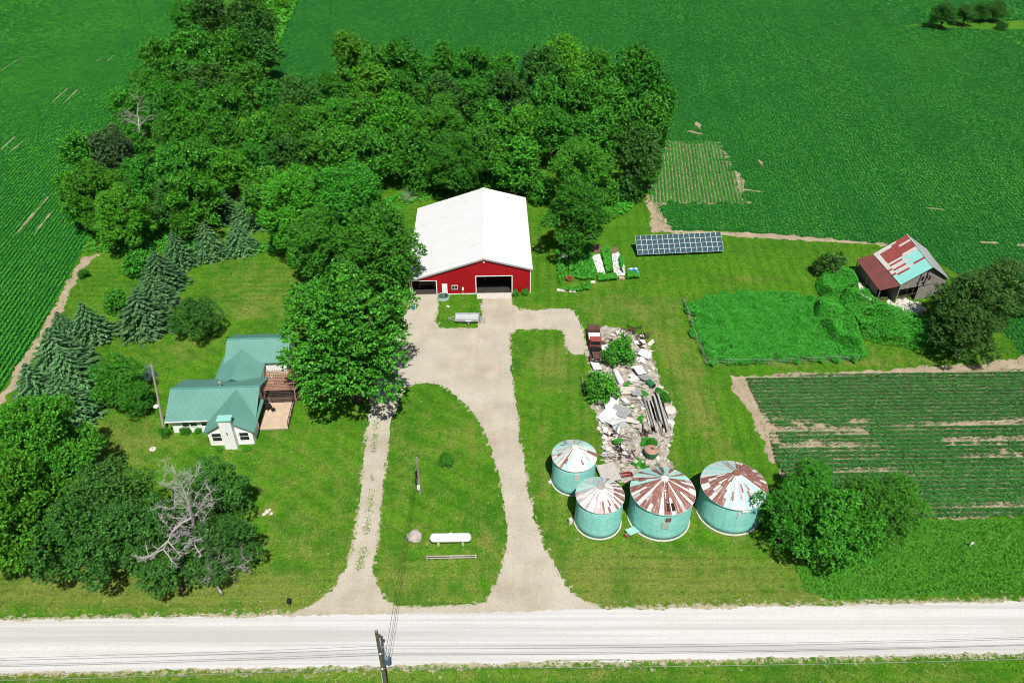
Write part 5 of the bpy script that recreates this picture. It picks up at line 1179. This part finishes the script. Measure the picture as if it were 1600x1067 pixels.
for k in range(46):
    x_, y_ = rd.choice([(rd.uniform(300,470), rd.uniform(560,760)), (rd.uniform(470,640), rd.uniform(330,480)), (rd.uniform(310,500), rd.uniform(760,980)), (rd.uniform(300,420), rd.uniform(150,360)), (rd.uniform(490,600), rd.uniform(200,330))]); p = g7(x_, y_); a_, b_ = rd.uniform(.25,.8), rd.uniform(.15,.5)
    mb = MB().add([(-a_,-b_,0),(a_*.8,-b_*.9,.05),(a_,b_,0),(-a_*.7,b_*.8,.1),(-a_,-b_,.03),(a_*.8,-b_*.9,.08),(a_,b_,.03),(-a_*.7,b_*.8,.13)], [(3,2,1,0),(4,5,6,7),(0,1,5,4),(1,2,6,5),(2,3,7,6),(3,0,4,7)])
    o = mb.build('tin_scrap', (SHEETW, PALESTONE, GREY, SHEETW)[k % 4]); o.location = (*p, rd.uniform(.05,.4)); o.rotation_euler = (R(rd.gauss(0,16)), R(rd.gauss(0,16)), rd.random()*6.3); tag(o, 'small bent scrap of pale tin lying in the scrap heap', 'scrap metal', 'tin scraps in the heap')
for k, (x_, y_, r, lb) in enumerate([(715,615,.95,'round flat pale stone slab at the right edge of the heap'),(705,690,.85,'second pale slab below the round one at the heap edge'),(340,840,.5,'pale stone at the left rubble edge near the bins')]): rock('slab_stone', lb, *g7(x_, y_), r, PALESTONE, 400+k, flat=.3)
for k, (x_, y_, lb) in enumerate([(545,238,'tyre lying near the top right of the heap'),(528,222,'tyre behind the top right tyre of the heap'),(385,808,'tyre among rubble left of the hopper'),(420,862,'half buried tyre above the bins'),(340,200,'pale rimmed tyre right of the old truck')]):
    t = thing('scrap_tyre', lb, 'scrap tyre', (*g7(x_, y_), .12), 0); mb = MB(); n_ = 18
    vs = [((.36+.13*math.cos(b*math.pi/3))*math.cos(a*2*math.pi/n_), (.36+.13*math.cos(b*math.pi/3))*math.sin(a*2*math.pi/n_), .11*math.sin(b*math.pi/3)) for a in range(n_) for b in range(6)]
    mb.add(vs, [(a*6+b, ((a+1) % n_)*6+b, ((a+1) % n_)*6+(b+1) % 6, a*6+(b+1) % 6) for a in range(n_) for b in range(6)]); mb.build('rubber', TYRE, t, smooth=True); MB().lathe([(.25,-.03),(.25,.03),(0,.05)],12).build('rim', RUST if k < 4 else SHEETW, t)
for k, (x_, y_, lb) in enumerate([(550,180,'heap of rusty iron at the top right of the scrap heap'),(410,850,'tangle of rusty iron left of the green hopper'),(440,900,'tangle of dark pipes above the red implement'),(355,225,'rusty iron scraps beside the old truck'),(560,760,'rusty iron scraps near the green hopper'),(365,760,'dark iron rods at the left rubble edge'),(480,140,'dark iron scraps at the far end of the heap')]):
    t = thing('scrap_iron', lb, 'scrap metal', (*g7(x_, y_), 0)); 
    for m_, nm in ((RUSTD,'rusty_rods'),(BLACK,'dark_pipes')):
        mb = MB()
        for _ in range(8): a_ = Vector((rd.gauss(0,.55),rd.gauss(0,.55),rd.uniform(.03,.5))); b2 = a_+Vector((rd.gauss(0,.6),rd.gauss(0,.6),rd.gauss(0,.2))); b2.z = max(.04, b2.z); mb.tube(a_, b2, rd.uniform(.03,.08), n=5)
        for _ in range(3): c_ = (rd.gauss(0,.5),rd.gauss(0,.5),rd.uniform(.1,.35)); mb.at(c_, rd.random()*3, rd.gauss(0,.4), rd.gauss(0,.4)).box(-.25,.25,-.18,.18,-.05,.05)
        mb.M = Matrix.Identity(4); mb.build(nm, m_, t)
weeds('heap_weeds', 'green weeds growing through the scrap heap', [rough(chaikin(W([(860+x/3.81, 480+y/3.81) for x, y in q]), 2), .2, .5) for q in ([(430,440),(490,440),(480,490),(440,490)],[(530,500),(580,510),(570,550),(535,545)],[(430,590),(490,590),(490,625),(440,625)],[(540,770),(600,780),(590,820),(545,810)],[(500,910),(560,900),(575,960),(510,975)],[(400,790),(430,790),(430,820),(400,815)],[(620,480),(690,500),(690,580),(640,560)],[(520,660),(560,660),(555,700),(520,690)],[(370,960),(420,960),(420,1000),(380,1000)])], 7000, lambda x, y, e: np.minimum(1, (e+.1)/.5)*(.2+.7*vnoise(x, y, 1.4, 51)), .11, LEAF['v'])
